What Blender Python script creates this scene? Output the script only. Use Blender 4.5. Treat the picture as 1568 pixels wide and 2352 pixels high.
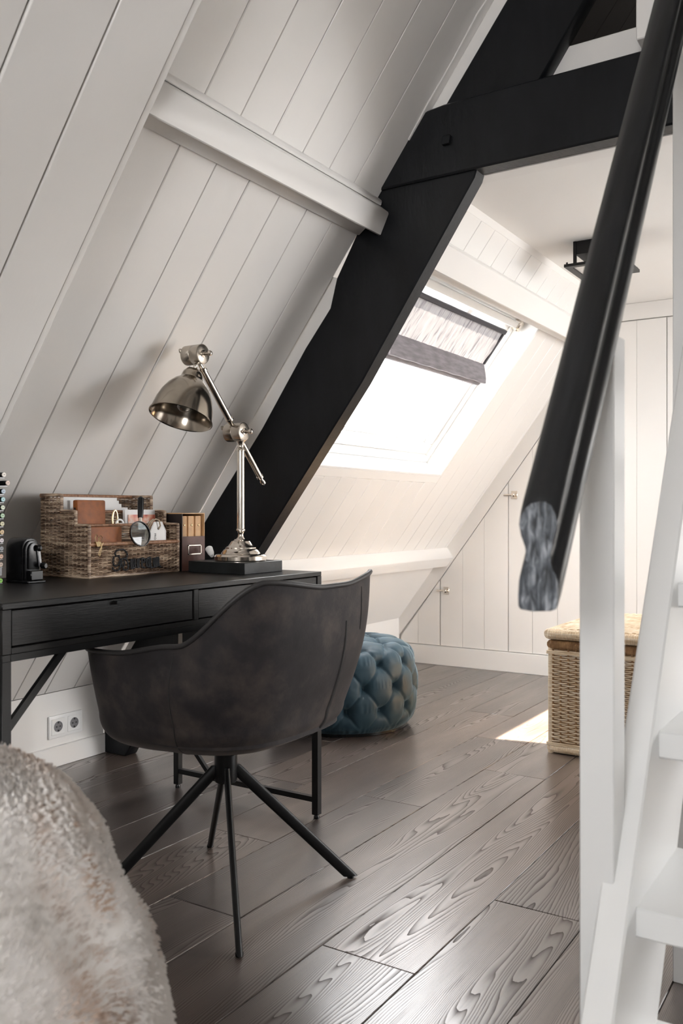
import bpy, bmesh, math, random
from math import sin, cos, pi, sqrt, radians, hypot, atan2, exp
from mathutils import Vector, Matrix, noise

for _o in list(bpy.data.objects):
    bpy.data.objects.remove(_o)
SC = bpy.context.scene
COL = SC.collection

# ------------------------------------------------------------------ camera
PSI = radians(32.45)
CAM_H = 0.943
cam = bpy.data.cameras.new('camera')
cam.sensor_fit = 'HORIZONTAL'
cam.sensor_width = 36.0
cam.lens = 2038.0 / 1568.0 * 36.0
cam.clip_start = 0.02
cam.clip_end = 200
cam.dof.use_dof = True
cam.dof.focus_distance = 2.75
cam.dof.aperture_fstop = 9.0
camo = bpy.data.objects.new('camera', cam)
COL.objects.link(camo)
camo.location = (0, 0, CAM_H)
camo.rotation_euler = (pi / 2, 0, PSI)
SC.camera = camo

# ------------------------------------------------------------------ world, sun, exposure
SKY = 9.0
w = bpy.data.worlds.new('sky')
SC.world = w
w.use_nodes = True
w.node_tree.nodes['Background'].inputs[0].default_value = (0.985, 0.99, 1.0, 1)
w.node_tree.nodes['Background'].inputs[1].default_value = SKY

sun = bpy.data.lights.new('sun', 'SUN')
sun.energy = 52.0
sun.angle = radians(0.8)
sun.color = (1.0, 0.88, 0.72)
suno = bpy.data.objects.new('sun', sun)
COL.objects.link(suno)
suno.rotation_euler = Vector((1, 0.50, -2.0)).to_track_quat('-Z', 'Y').to_euler()
suno.location = (-4, 2, 6)

SC.view_settings.view_transform = 'Standard'
SC.view_settings.look = 'None'
SC.view_settings.exposure = 1.0
SC.view_settings.gamma = 1.0
SC.view_settings.use_curve_mapping = False
SC.cycles.use_denoising = True
SC.cycles.max_bounces = 10
SC.cycles.diffuse_bounces = 6
SC.cycles.sample_clamp_indirect = 8.0


def portal(name, center, normal, up, sx, sy):
    l = bpy.data.lights.new(name, 'AREA')
    l.shape = 'RECTANGLE'
    l.size = sx
    l.size_y = sy
    l.energy = 0.0
    l.cycles.is_portal = True
    o = bpy.data.objects.new(name, l)
    COL.objects.link(o)
    z = -Vector(normal).normalized()
    y = Vector(up).normalized()
    x = y.cross(z).normalized()
    y = z.cross(x)
    m = Matrix((x, y, z)).transposed().to_4x4()
    m.translation = Vector(center)
    o.matrix_world = m


# ------------------------------------------------------------------ mesh helpers
V = Vector


class MB:
    def __init__(self):
        self.v = []
        self.f = []

    def add(self, vs, fs):
        b = len(self.v)
        self.v += [V(p) for p in vs]
        self.f += [tuple(b + i for i in f) for f in fs]
        return self

    def obox(self, o, a, b, c):
        o, a, b, c = V(o), V(a), V(b), V(c)
        vs = [o, o + a, o + a + b, o + b, o + c, o + a + c, o + a + b + c, o + b + c]
        return self.add(vs, [(0, 3, 2, 1), (4, 5, 6, 7), (0, 1, 5, 4), (1, 2, 6, 5), (2, 3, 7, 6), (3, 0, 4, 7)])

    def box(self, x0, x1, y0, y1, z0, z1):
        return self.obox((x0, y0, z0), (x1 - x0, 0, 0), (0, y1 - y0, 0), (0, 0, z1 - z0))

    def prism(self, pts, e):
        """pts: planar loop of 3d points, e: extrusion vector"""
        n = len(pts)
        e = V(e)
        vs = [V(p) for p in pts] + [V(p) + e for p in pts]
        fs = [tuple(range(n - 1, -1, -1)), tuple(range(n, 2 * n))]
        fs += [(i, (i + 1) % n, n + (i + 1) % n, n + i) for i in range(n)]
        return self.add(vs, fs)

    def xz(self, pts, y0, y1):
        return self.prism([(x, y0, z) for x, z in pts], (0, y1 - y0, 0))

    def tube(self, path, r, n=8, cap=True, closed=False, flat=None):
        path = [V(p) for p in path]
        m = len(path)
        rs = r if isinstance(r, (list, tuple)) else [r] * m
        # parallel transport frame
        tang = []
        for i in range(m):
            if closed:
                t = path[(i + 1) % m] - path[i - 1]
            else:
                t = path[min(i + 1, m - 1)] - path[max(i - 1, 0)]
            if t.length < 1e-9:
                t = V((0, 0, 1))
            tang.append(t.normalized())
        a = flat[1] if flat else (V((0, 0, 1)) if abs(tang[0].z) < 0.9 else V((1, 0, 0)))
        a = V(a)
        vs = []
        for i in range(m):
            t = tang[i]
            a = (a - t * a.dot(t)).normalized()
            b = t.cross(a)
            k = flat[0] if flat else 1.0
            for j in range(n):
                q = 2 * pi * j / n
                vs.append(path[i] + a * (cos(q) * rs[i]) + b * (sin(q) * rs[i] * k))
        fs = []
        for i in range(m if closed else m - 1):
            i2 = (i + 1) % m
            for j in range(n):
                j2 = (j + 1) % n
                fs.append((i * n + j, i * n + j2, i2 * n + j2, i2 * n + j))
        if cap and not closed:
            fs.append(tuple(range(n - 1, -1, -1)))
            fs.append(tuple((m - 1) * n + j for j in range(n)))
        return self.add(vs, fs)

    def lathe(self, prof, o=(0, 0, 0), axis=(0, 0, 1), n=32, cap=True):
        o = V(o)
        ax = V(axis).normalized()
        a = V((1, 0, 0)) if abs(ax.x) < 0.9 else V((0, 1, 0))
        a = (a - ax * a.dot(ax)).normalized()
        b = ax.cross(a)
        vs = []
        for r, h in prof:
            for j in range(n):
                q = 2 * pi * j / n
                vs.append(o + ax * h + a * (cos(q) * r) + b * (sin(q) * r))
        fs = []
        for i in range(len(prof) - 1):
            for j in range(n):
                j2 = (j + 1) % n
                fs.append((i * n + j, i * n + j2, (i + 1) * n + j2, (i + 1) * n + j))
        if cap:
            fs.append(tuple(range(n - 1, -1, -1)))
            m = len(prof) - 1
            fs.append(tuple(m * n + j for j in range(n)))
        return self.add(vs, fs)

    def grid(self, fn, nu, nv, cu=False, cv=False):
        vs = [fn(i / (nu if cu else nu - 1), j / (nv if cv else nv - 1)) for j in range(nv) for i in range(nu)]
        fs = []
        for j in range(nv if cv else nv - 1):
            for i in range(nu if cu else nu - 1):
                i2, j2 = (i + 1) % nu, (j + 1) % nv
                fs.append((j * nu + i, j * nu + i2, j2 * nu + i2, j2 * nu + i))
        return self.add(vs, fs)


ORG = {}


def org(o):
    return ORG.get(o.name, V((0, 0, 0)))


def tag(o, label=None, cat=None, group=None, kind=None):
    if label:
        o['label'] = label
    if cat:
        o['category'] = cat
    if group:
        o['group'] = group
    if kind:
        o['kind'] = kind
    return o


def empty(name, loc, label=None, cat=None, group=None, kind=None):
    o = bpy.data.objects.new(name, None)
    o.empty_display_size = 0.05
    COL.objects.link(o)
    o.location = loc
    ORG[o.name] = V(loc)
    return tag(o, label, cat, group, kind)


def obj(name, mb, mat, parent=None, bevel=0, smooth=40, seg=1, loc=None, label=None, cat=None, group=None, kind=None,
        normals=True):
    """link a mesh given in world coordinates as ONE object; its origin is loc (default: centre of its footprint)"""
    me = bpy.data.meshes.new(name)
    if loc is None:
        xs = [p.x for p in mb.v]
        ys = [p.y for p in mb.v]
        zs = [p.z for p in mb.v]
        loc = V(((min(xs) + max(xs)) / 2, (min(ys) + max(ys)) / 2, min(zs)))
    loc = V(loc)
    me.from_pydata([p - loc for p in mb.v], [], mb.f)
    if bevel or normals:
        bm = bmesh.new()
        bm.from_mesh(me)
        if normals:
            bmesh.ops.recalc_face_normals(bm, faces=bm.faces)
        if bevel:
            es = [e for e in bm.edges if len(e.link_faces) == 2 and e.calc_face_angle(0) > 0.5]
            bmesh.ops.bevel(bm, geom=es, offset=bevel, segments=seg, affect='EDGES', profile=0.6, clamp_overlap=True)
        bm.to_mesh(me)
        bm.free()
    if smooth:
        for p in me.polygons:
            p.use_smooth = True
        me.set_sharp_from_angle(angle=radians(smooth))
    if mat:
        me.materials.append(mat)
    o = bpy.data.objects.new(name, me)
    COL.objects.link(o)
    if parent:
        o.parent = parent
        o.location = loc - org(parent)
    else:
        o.location = loc
    ORG[o.name] = loc
    return tag(o, label, cat, group, kind)


# ------------------------------------------------------------------ material helpers
def lin(c):
    return tuple((x / 255 / 12.92) if x / 255 <= 0.04045 else ((x / 255 + 0.055) / 1.055) ** 2.4 for x in c) + (1,)


def nt(name):
    m = bpy.data.materials.new(name)
    m.use_nodes = True
    t = m.node_tree
    b = t.nodes['Principled BSDF']
    return m, t, b


def N(t, typ, **kw):
    n = t.nodes.new(typ)
    for k, v in kw.items():
        if k in n.inputs:
            n.inputs[k].default_value = v
        else:
            setattr(n, k, v)
    return n


def mixc(t, fac, a, b, blend='MIX'):
    n = t.nodes.new('ShaderNodeMix')
    n.data_type = 'RGBA'
    n.blend_type = blend
    for i, x in ((0, fac), (6, a), (7, b)):
        if hasattr(x, 'links') or hasattr(x, 'is_linked'):
            t.links.new(x, n.inputs[i])
        else:
            n.inputs[i].default_value = x
    return n.outputs[2]


def ramp(t, src, stops):
    n = t.nodes.new('ShaderNodeValToRGB')
    e = n.color_ramp.elements
    while len(e) < len(stops):
        e.new(0.5)
    for k, (p, c) in enumerate(stops):
        e[k].position = p
        e[k].color = c if len(c) == 4 else tuple(c) + (1,)
    t.links.new(src, n.inputs[0])
    return n.outputs[0]


def math_(t, op, a, b=None):
    n = t.nodes.new('ShaderNodeMath')
    n.operation = op
    for i, x in ((0, a), (1, b)):
        if x is None:
            continue
        if isinstance(x, (int, float)):
            n.inputs[i].default_value = x
        else:
            t.links.new(x, n.inputs[i])
    return n.outputs[0]


def coords(t, scale=(1, 1, 1), rnd=0.0, src='Object'):
    tc = N(t, 'ShaderNodeTexCoord')
    mp = N(t, 'ShaderNodeMapping')
    mp.inputs['Scale'].default_value = scale
    t.links.new(tc.outputs[src], mp.inputs[0])
    if rnd:
        oi = N(t, 'ShaderNodeObjectInfo')
        v = N(t, 'ShaderNodeVectorMath', operation='ADD')
        s = math_(t, 'MULTIPLY', oi.outputs['Random'], rnd)
        t.links.new(mp.outputs[0], v.inputs[0])
        t.links.new(s, v.inputs[1])
        return v.outputs[0]
    return mp.outputs[0]


def bump(t, b, h, strength, dist=0.01):
    n = N(t, 'ShaderNodeBump')
    n.inputs['Strength'].default_value = strength
    n.inputs['Distance'].default_value = dist
    t.links.new(h, n.inputs['Height'])
    t.links.new(n.outputs[0], b.inputs['Normal'])


def plain(name, c, rough=0.5, metal=0.0, var=0.0, vs=20, bstr=0.0, bs=200, spec=0.5, bscale=(1, 1, 1)):
    m, t, b = nt(name)
    b.inputs['Base Color'].default_value = c
    b.inputs['Roughness'].default_value = rough
    b.inputs['Metallic'].default_value = metal
    b.inputs['Specular IOR Level'].default_value = spec
    if var:
        n = N(t, 'ShaderNodeTexNoise', Scale=vs, Detail=4.0)
        t.links.new(coords(t, bscale, 10), n.inputs['Vector'])
        d = tuple(max(0, x * (1 - var)) for x in c[:3]) + (1,)
        l = tuple(min(1, x * (1 + var)) for x in c[:3]) + (1,)
        t.links.new(ramp(t, n.outputs[0], [(0.3, d), (0.7, l)]), b.inputs['Base Color'])
    if bstr:
        n = N(t, 'ShaderNodeTexNoise', Scale=bs, Detail=3.0)
        t.links.new(coords(t, bscale, 10), n.inputs['Vector'])
        bump(t, b, n.outputs[0], bstr, 0.003)
    return m


def floor_mat():
    m, t, b = nt('smoked_oak')
    oi = N(t, 'ShaderNodeObjectInfo')
    # low frequency field whose contour lines give the cathedral grain
    v = coords(t, (1, 1, 1), 37.0)
    mp = N(t, 'ShaderNodeMapping')
    mp.inputs['Scale'].default_value = (4.6, 0.44, 1)
    t.links.new(v, mp.inputs[0])
    n1 = N(t, 'ShaderNodeTexNoise', Scale=1.0, Detail=2.5, Roughness=0.45)
    t.links.new(mp.outputs[0], n1.inputs['Vector'])
    mp3 = N(t, 'ShaderNodeMapping')
    mp3.inputs['Scale'].default_value = (60, 9, 1)
    t.links.new(v, mp3.inputs[0])
    n3 = N(t, 'ShaderNodeTexNoise', Scale=1.0, Detail=2.0)
    t.links.new(mp3.outputs[0], n3.inputs['Vector'])
    sx = N(t, 'ShaderNodeSeparateXYZ')
    tc = N(t, 'ShaderNodeTexCoord')
    t.links.new(tc.outputs['Object'], sx.inputs[0])
    ph = math_(t, 'ADD', math_(t, 'MULTIPLY', n1.outputs[0], 78.0), math_(t, 'MULTIPLY', sx.outputs[0], 185.0))
    ph = math_(t, 'ADD', ph, math_(t, 'MULTIPLY', n3.outputs[0], 0.55))
    fr = math_(t, 'FRACT', ph)
    line = math_(t, 'POWER', fr, 2.5)               # saw-like growth rings
    # pores
    mp2 = N(t, 'ShaderNodeMapping')
    mp2.inputs['Scale'].default_value = (260, 7, 1)
    t.links.new(v, mp2.inputs[0])
    n2 = N(t, 'ShaderNodeTexNoise', Scale=1.0, Detail=3.0, Roughness=0.6)
    t.links.new(mp2.outputs[0], n2.inputs['Vector'])
    # patchiness
    n4 = N(t, 'ShaderNodeTexNoise', Scale=1.0, Detail=3.0)
    mp4 = N(t, 'ShaderNodeMapping')
    mp4.inputs['Scale'].default_value = (7, 1.6, 1)
    t.links.new(v, mp4.inputs[0])
    t.links.new(mp4.outputs[0], n4.inputs['Vector'])
    base = ramp(t, n4.outputs[0], [(0.25, (0.062, 0.046, 0.039)), (0.5, (0.118, 0.094, 0.082)), (0.75, (0.19, 0.158, 0.141))])
    tone = ramp(t, oi.outputs['Random'], [(0.0, (0.72, 0.70, 0.70)), (0.5, (0.95, 0.93, 0.92)), (1.0, (1.2, 1.12, 1.05))])
    base = mixc(t, 1.0, base, tone, 'MULTIPLY')
    dark = mixc(t, 1.0, base, (0.26, 0.24, 0.24, 1), 'MULTIPLY')
    c = mixc(t, math_(t, 'MULTIPLY', line, 0.8), base, dark)
    pore = ramp(t, n2.outputs[0], [(0.36, (1, 1, 1)), (0.5, (0, 0, 0))])
    c = mixc(t, math_(t, 'MULTIPLY', pore, 0.35), c, dark)
    t.links.new(c, b.inputs['Base Color'])
    r = math_(t, 'ADD', 0.30, math_(t, 'MULTIPLY', line, 0.20))
    t.links.new(r, b.inputs['Roughness'])
    t.links.new(math_(t, 'SUBTRACT', 0.9, math_(t, 'MULTIPLY', line, 0.8)), b.inputs['Specular IOR Level'])
    b.inputs['Coat Roughness'].default_value = 0.27
    cw = math_(t, 'MULTIPLY', 1.0, math_(t, 'SUBTRACT', 1.0, math_(t, 'ADD', math_(t, 'MULTIPLY', line, 0.70), math_(t, 'MULTIPLY', pore, 0.40))))
    t.links.new(math_(t, 'MAXIMUM', cw, 0.0), b.inputs['Coat Weight'])
    h = math_(t, 'SUBTRACT', 1.0, math_(t, 'ADD', math_(t, 'MULTIPLY', line, 0.7), math_(t, 'MULTIPLY', pore, 0.3)))
    bump(t, b, h, 0.11, 0.001)
    return m


def paint(name, c, rough, grain=True):
    """gloss paint over boards with faint brush marks along the board and small knots"""
    m, t, b = nt(name)
    v = coords(t, (1, 1, 1), 50.0)
    n = N(t, 'ShaderNodeTexNoise', Scale=2.2, Detail=3.0)
    t.links.new(v, n.inputs['Vector'])
    d = tuple(x * 0.955 for x in c[:3]) + (1,)
    t.links.new(ramp(t, n.outputs[0], [(0.3, d), (0.7, c)]), b.inputs['Base Color'])
    b.inputs['Roughness'].default_value = rough
    b.inputs['Specular IOR Level'].default_value = 0.5
    mp = N(t, 'ShaderNodeMapping')
    mp.inputs['Scale'].default_value = (14, 90, 14)
    t.links.new(v, mp.inputs[0])
    n2 = N(t, 'ShaderNodeTexNoise', Scale=1.0, Detail=3.0)
    t.links.new(mp.outputs[0], n2.inputs['Vector'])
    bump(t, b, n2.outputs[0], 0.06 if grain else 0.02, 0.004)
    return m


M = {}
M['floor'] = floor_mat()
M['gap'] = plain('dark_subfloor', (0.012, 0.010, 0.009, 1), 0.9)
M['wall'] = paint('white_gloss_boards', (0.80, 0.782, 0.757, 1), 0.26)
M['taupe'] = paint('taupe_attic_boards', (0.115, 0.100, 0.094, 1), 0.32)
M['trim'] = paint('white_satin_trim', (0.82, 0.803, 0.78, 1), 0.38, False)
M['stair'] = paint('grey_white_stair_paint', (0.76, 0.765, 0.76, 1), 0.33, False)
M['ceil'] = plain('matt_ceiling_white', (0.83, 0.82, 0.80, 1), 0.7)
M['black'] = plain('black_beam_paint', (0.0060, 0.0066, 0.0080, 1), 0.36, var=0.3, vs=6, bstr=0.25, bs=30, spec=0.25, bscale=(3, 1, 1))
M['rail'] = plain('black_rail_paint', (0.0065, 0.0070, 0.0082, 1), 0.30, spec=0.35, var=0.4, vs=14, bstr=0.25, bs=18, bscale=(4, .4, .4))
M['desk'] = plain('black_stained_oak', (0.0075, 0.0070, 0.0068, 1), 0.40, spec=0.3, var=0.4, vs=26, bstr=0.10, bs=90, bscale=(4, .35, 4))
M['steel'] = plain('black_powder_coat', (0.0055, 0.0056, 0.0060, 1), 0.38, spec=0.3)
M['nickel'] = plain('polished_nickel', (0.72, 0.66, 0.59, 1), 0.13, 1.0)
M['brushed'] = plain('brushed_nickel', (0.50, 0.45, 0.39, 1), 0.27, 1.0)
M['aged'] = plain('aged_nickel', (0.42, 0.37, 0.31, 1), 0.16, 1.0, var=0.18, vs=12)
M['slate'] = plain('black_slate', (0.014, 0.016, 0.0165, 1), 0.36, spec=0.4, var=0.5, vs=14, bstr=0.2, bs=60)
M['leather'] = plain('brown_leather', (0.235, 0.066, 0.010, 1), 0.55, var=0.2, vs=60, bstr=0.2, bs=500)
M['paper'] = plain('white_paper', (0.78, 0.77, 0.76, 1), 0.6)
M['greypaper'] = plain('grey_print', (0.16, 0.16, 0.16, 1), 0.5)
M['tan'] = plain('tan_board', (0.52, 0.31, 0.15, 1), 0.55, var=0.12, vs=40)
M['mahog'] = plain('dark_brown_leatherette', (0.085, 0.032, 0.022, 1), 0.5, var=0.2, vs=50, bstr=0.15, bs=400)
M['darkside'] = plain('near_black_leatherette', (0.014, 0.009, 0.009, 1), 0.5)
M['blackplastic'] = plain('black_plastic', (0.004, 0.004, 0.0045, 1), 0.25, spec=0.35)
M['whiteplastic'] = plain('white_plastic', (0.80, 0.80, 0.79, 1), 0.3)
M['darkhole'] = plain('socket_recess', (0.02, 0.02, 0.02, 1), 0.6)
M['gold'] = plain('pale_gold_wire', (0.80, 0.62, 0.36, 1), 0.25, 1.0)
M['jute'] = plain('jute_cord', (0.36, 0.28, 0.20, 1), 0.8, var=0.3, vs=300)
M['ink'] = plain('black_ink', (0.012, 0.012, 0.014, 1), 0.6)
M['diffuser'] = plain('opal_glass', (0.78, 0.76, 0.73, 1), 0.4)
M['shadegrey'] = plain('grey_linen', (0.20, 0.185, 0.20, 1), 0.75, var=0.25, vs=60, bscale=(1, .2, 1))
M['shadedark'] = plain('charcoal_tape', (0.045, 0.043, 0.050, 1), 0.7)
M['acryl'] = plain('smoky_acrylic', (0.20, 0.20, 0.21, 1), 0.2)
M['winframe'] = plain('white_lacquer', (0.84, 0.84, 0.83, 1), 0.35)


def glass(name, refl=0.08, tint=(1, 1, 1, 1)):
    m, t, b = nt(name)
    t.nodes.remove(b)
    tr = N(t, 'ShaderNodeBsdfTransparent')
    tr.inputs[0].default_value = tint
    gl = N(t, 'ShaderNodeBsdfGlossy')
    gl.inputs['Roughness'].default_value = 0.02
    mx = N(t, 'ShaderNodeMixShader')
    mx.inputs[0].default_value = refl
    t.links.new(tr.outputs[0], mx.inputs[1])
    t.links.new(gl.outputs[0], mx.inputs[2])
    t.links.new(mx.outputs[0], t.nodes['Material Output'].inputs[0])
    return m


M['glass'] = glass('window_glass', 0.06)
M['lens'] = glass('lens_glass', 0.05, (0.62, 0.66, 0.66, 1))
M['bulb'] = glass('bulb_glass', 0.22, (0.9, 0.9, 0.9, 1))


def linen():
    m, t, b = nt('translucent_linen')
    t.nodes.remove(b)
    v = coords(t, (1, 1, 1))
    mp = N(t, 'ShaderNodeMapping')
    mp.inputs['Scale'].default_value = (9, 80, 9)
    t.links.new(v, mp.inputs[0])
    n = N(t, 'ShaderNodeTexNoise', Scale=1.0, Detail=3.0, Distortion=0.5)
    t.links.new(mp.outputs[0], n.inputs['Vector'])
    c = ramp(t, n.outputs[0], [(0.30, (0.40, 0.39, 0.42)), (0.48, (0.78, 0.77, 0.78)), (0.75, (0.92, 0.91, 0.92))])
    d = N(t, 'ShaderNodeBsdfDiffuse')
    tl = N(t, 'ShaderNodeBsdfTranslucent')
    t.links.new(c, d.inputs[0])
    c2 = mixc(t, 1.0, c, (0.036, 0.0355, 0.037, 1), 'MULTIPLY')
    t.links.new(c2, tl.inputs[0])
    mx = N(t, 'ShaderNodeMixShader')
    mx.inputs[0].default_value = 0.55
    t.links.new(d.outputs[0], mx.inputs[1])
    t.links.new(tl.outputs[0], mx.inputs[2])
    t.links.new(mx.outputs[0], t.nodes['Material Output'].inputs[0])
    return m


M['linen'] = linen()


def microfibre():
    m, t, b = nt('charcoal_microfibre')
    v = coords(t)
    n = N(t, 'ShaderNodeTexNoise', Scale=9.0, Detail=6.0, Roughness=0.62)
    t.links.new(v, n.inputs['Vector'])
    c = ramp(t, n.outputs[0], [(0.3, (0.0095, 0.0080, 0.0088)), (0.48, (0.0185, 0.0160, 0.0175)), (0.72, (0.060, 0.047, 0.041))])
    t.links.new(c, b.inputs['Base Color'])
    b.inputs['Roughness'].default_value = 0.72
    b.inputs['Specular IOR Level'].default_value = 0.3
    b.inputs['Sheen Weight'].default_value = 0.16
    b.inputs['Sheen Roughness'].default_value = 0.45
    b.inputs['Sheen Tint'].default_value = (0.55, 0.47, 0.42, 1)
    n2 = N(t, 'ShaderNodeTexNoise', Scale=180.0, Detail=3.0)
    t.links.new(v, n2.inputs['Vector'])
    bump(t, b, n2.outputs[0], 0.15, 0.002)
    return m


M['micro'] = microfibre()
M['piping'] = plain('charcoal_piping', (0.022, 0.020, 0.020, 1), 0.55)


def velvet():
    m, t, b = nt('petrol_velvet')
    v = coords(t)
    n = N(t, 'ShaderNodeTexNoise', Scale=7.0, Detail=4.0)
    t.links.new(v, n.inputs['Vector'])
    c = ramp(t, n.outputs[0], [(0.3, (0.014, 0.040, 0.060)), (0.7, (0.026, 0.066, 0.094))])
    t.links.new(c, b.inputs['Base Color'])
    b.inputs['Roughness'].default_value = 0.55
    b.inputs['Sheen Weight'].default_value = 0.65
    b.inputs['Sheen Roughness'].default_value = 0.35
    b.inputs['Sheen Tint'].default_value = (0.55, 0.72, 0.82, 1)
    return m


M['velvet'] = velvet()


def cane(name, stops, sc, rough=0.5):
    m, t, b = nt(name)
    n = N(t, 'ShaderNodeTexNoise', Scale=1.0, Detail=3.0, Roughness=0.7)
    t.links.new(coords(t, sc), n.inputs['Vector'])
    t.links.new(ramp(t, n.outputs[0], stops), b.inputs['Base Color'])
    b.inputs['Roughness'].default_value = rough
    return m


M['wicker'] = cane('grey_brown_wicker', [(0.33, (0.040, 0.022, 0.014)), (0.47, (0.20, 0.125, 0.080)), (0.62, (0.56, 0.43, 0.31))], (14, 14, 170))
M['wickerrim'] = cane('reddish_wicker_rim', [(0.3, (0.13, 0.055, 0.025)), (0.55, (0.30, 0.15, 0.08)), (0.75, (0.42, 0.25, 0.14))], (90, 90, 90))
M['rattan'] = cane('honey_rattan', [(0.28, (0.50, 0.34, 0.19)), (0.5, (0.76, 0.61, 0.43)), (0.72, (0.88, 0.79, 0.66))], (10, 10, 120))
M['rattandark'] = cane('brown_rattan', [(0.3, (0.20, 0.10, 0.045)), (0.7, (0.45, 0.27, 0.13))], (30, 30, 30))


def fur_mat():
    m, t, b = nt('cream_fur')
    n = N(t, 'ShaderNodeTexNoise', Scale=4.5, Detail=2.0, Distortion=1.4)
    t.links.new(coords(t), n.inputs['Vector'])
    c = ramp(t, n.outputs[0], [(0.30, (0.46, 0.34, 0.26)), (0.38, (0.64, 0.575, 0.53)), (0.46, (0.73, 0.70, 0.67)), (0.7, (0.78, 0.76, 0.745))])
    t.links.new(c, b.inputs['Base Color'])
    b.inputs['Roughness'].default_value = 0.8
    b.inputs['Sheen Weight'].default_value = 0.3
    return m


M['fur'] = fur_mat()


def photo_mat():
    m, t, b = nt('magazine_print')
    n = N(t, 'ShaderNodeTexNoise', Scale=26.0, Detail=2.0)
    t.links.new(coords(t), n.inputs['Vector'])
    c = ramp(t, n.outputs[0], [(0.30, (0.02, 0.02, 0.03)), (0.42, (0.50, 0.10, 0.06)), (0.52, (0.62, 0.30, 0.20)), (0.6, (0.70, 0.55, 0.48)), (0.7, (0.35, 0.52, 0.60))])
    t.links.new(c, b.inputs['Base Color'])
    b.inputs['Roughness'].default_value = 0.3
    return m


M['print'] = photo_mat()


def endgrain():
    m, t, b = nt('worn_black_end_grain')
    n = N(t, 'ShaderNodeTexNoise', Scale=1.0, Detail=4.0, Distortion=0.6)
    t.links.new(coords(t, (150, 1, 38)), n.inputs['Vector'])
    c = ramp(t, n.outputs[0], [(0.36, (0.018, 0.020, 0.024)), (0.52, (0.085, 0.095, 0.11)), (0.74, (0.36, 0.38, 0.41))])
    t.links.new(c, b.inputs['Base Color'])
    b.inputs['Roughness'].default_value = 0.38
    bump(t, b, n.outputs[0], 0.5, 0.004)
    return m


M['endgrain'] = endgrain()

# ------------------------------------------------------------------ geometry constants
RND = random.Random(7)
T = 1.335
HY = hypot(T, 1)
NIN = V((T, 0, -1)) / HY           # into the room
UP = V((1, 0, T)) / HY             # up the slope
PM = V((-2.66, 0, 0.277))          # foot of the slope, near bay
PB = V((-2.716, 0, 0.277))         # foot of the slope, far bay
YT = 2.44                          # near face of the black truss
YBACK = 4.95
ZC = 2.085                         # far-bay ceiling


def rp(s, y, d=0.0, p=PM):
    return p + UP * s + NIN * d + V((0, y, 0))


def rbox(mb, s0, s1, y0, y1, d0, d1, p=PM):
    return mb.obox(rp(s0, y0, d0, p), UP * (s1 - s0), (0, y1 - y0, 0), NIN * (d1 - d0))


# ------------------------------------------------------------------ floor
floor = empty('floor', (0, 1.6, 0), 'dark smoked oak plank floor running through both bays', 'floor', kind='structure')
obj('subfloor', MB().box(-2.9, 2.9, -1.7, 5.1, -0.06, -0.016), M['gap'], floor)
edges = [-2.69 + 0.0] + []
xs = [-2.69, -2.44, -2.2105, -1.9825, -1.7545, -1.527, -1.304, -1.0735, -0.8455, -0.6205, -0.394, -0.166]
x = -0.166
while x < 2.6:
    x += 0.228
    xs.append(min(x, 2.72))
JOINT = {0: 0.9, 1: 1.95, 2: 1.2, 3: 2.52, 4: 2.028, 5: 1.612, 6: 3.026, 7: 1.609, 8: 2.02, 9: 1.3}
for i in range(len(xs) - 1):
    j = JOINT.get(i, 0.7 + (i * 0.83) % 1.3)
    L = 1.85 if i != 5 else 0.92
    ys = []
    y = j
    while y > -1.6:
        y -= L
    cuts = [-1.6]
    y += L
    while y < 5.0:
        if y > -1.5:
            cuts.append(y)
        y += L
    cuts.append(5.0)
    for a, b in zip(cuts, cuts[1:]):
        dz = RND.uniform(-0.0006, 0.0)
        mb = MB().box(xs[i] + 0.0009, xs[i + 1] - 0.0009, a + 0.0006, b - 0.0006, -0.016, dz)
        obj('plank', mb, M['floor'], floor, bevel=0.0016)

# ------------------------------------------------------------------ left wall: knee wall, sloped boards
wl = empty('wall_left', (-2.66, 1.9, 0), 'sloping white board wall behind the desk', 'wall', kind='structure')
mb = MB()
mb.box(-2.76, -2.66, -1.6, YT, 0, 0.275)
obj('knee_wall', mb, M['trim'], wl)
obj('knee_wall', MB().box(-2.82, -2.716, YT, 5.0, 0, 0.275), M['trim'], wl)
mb = MB()
rbox(mb, -0.08, 4.45, -1.7, YT + .03, -0.10, -0.03)
obj('sheathing', mb, M['trim'], wl)
W_S0, W_S1, W_Y0, W_Y1 = 1.082, 1.985, 3.00, 4.225      # skylight opening (slope distance, y)
mb = MB()
_e = .0125
for (a, b, c, d) in ((-0.08, W_S0 - _e, YT + .03, 5.1), (W_S1 + _e, 4.45, YT + .03, 5.1), (W_S0 - _e, W_S1 + _e, YT + .03, W_Y0 - _e), (W_S0 - _e, W_S1 + _e, W_Y1 + _e, 5.1)):
    rbox(mb, a, b, c, d, -0.10, -0.016, PB)
obj('sheathing', mb, M['trim'], wl)
ys = [-1.6, -1.2, -0.8, -0.4, 0.0, 0.4, 0.86]
for a, b in zip(ys, ys[1:]):
    mb = MB()
    rbox(mb, 0, 4.4, a + .0006, b - .0006, -0.03, 0)
    obj('plank', mb, M['wall'], wl, bevel=0.003)
ys = [1.2075, 1.3435, 1.4790, 1.6145, 1.7505, 1.8870, 2.0220, 2.1575, 2.2935, YT]
for a, b in zip(ys, ys[1:]):
    mb = MB()
    rbox(mb, 0, 4.4, a + .0007, b - .0007, -0.03, RND.uniform(-0.001, 0.001))
    obj('plank', mb, M['wall'], wl, bevel=0.0024)
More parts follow.
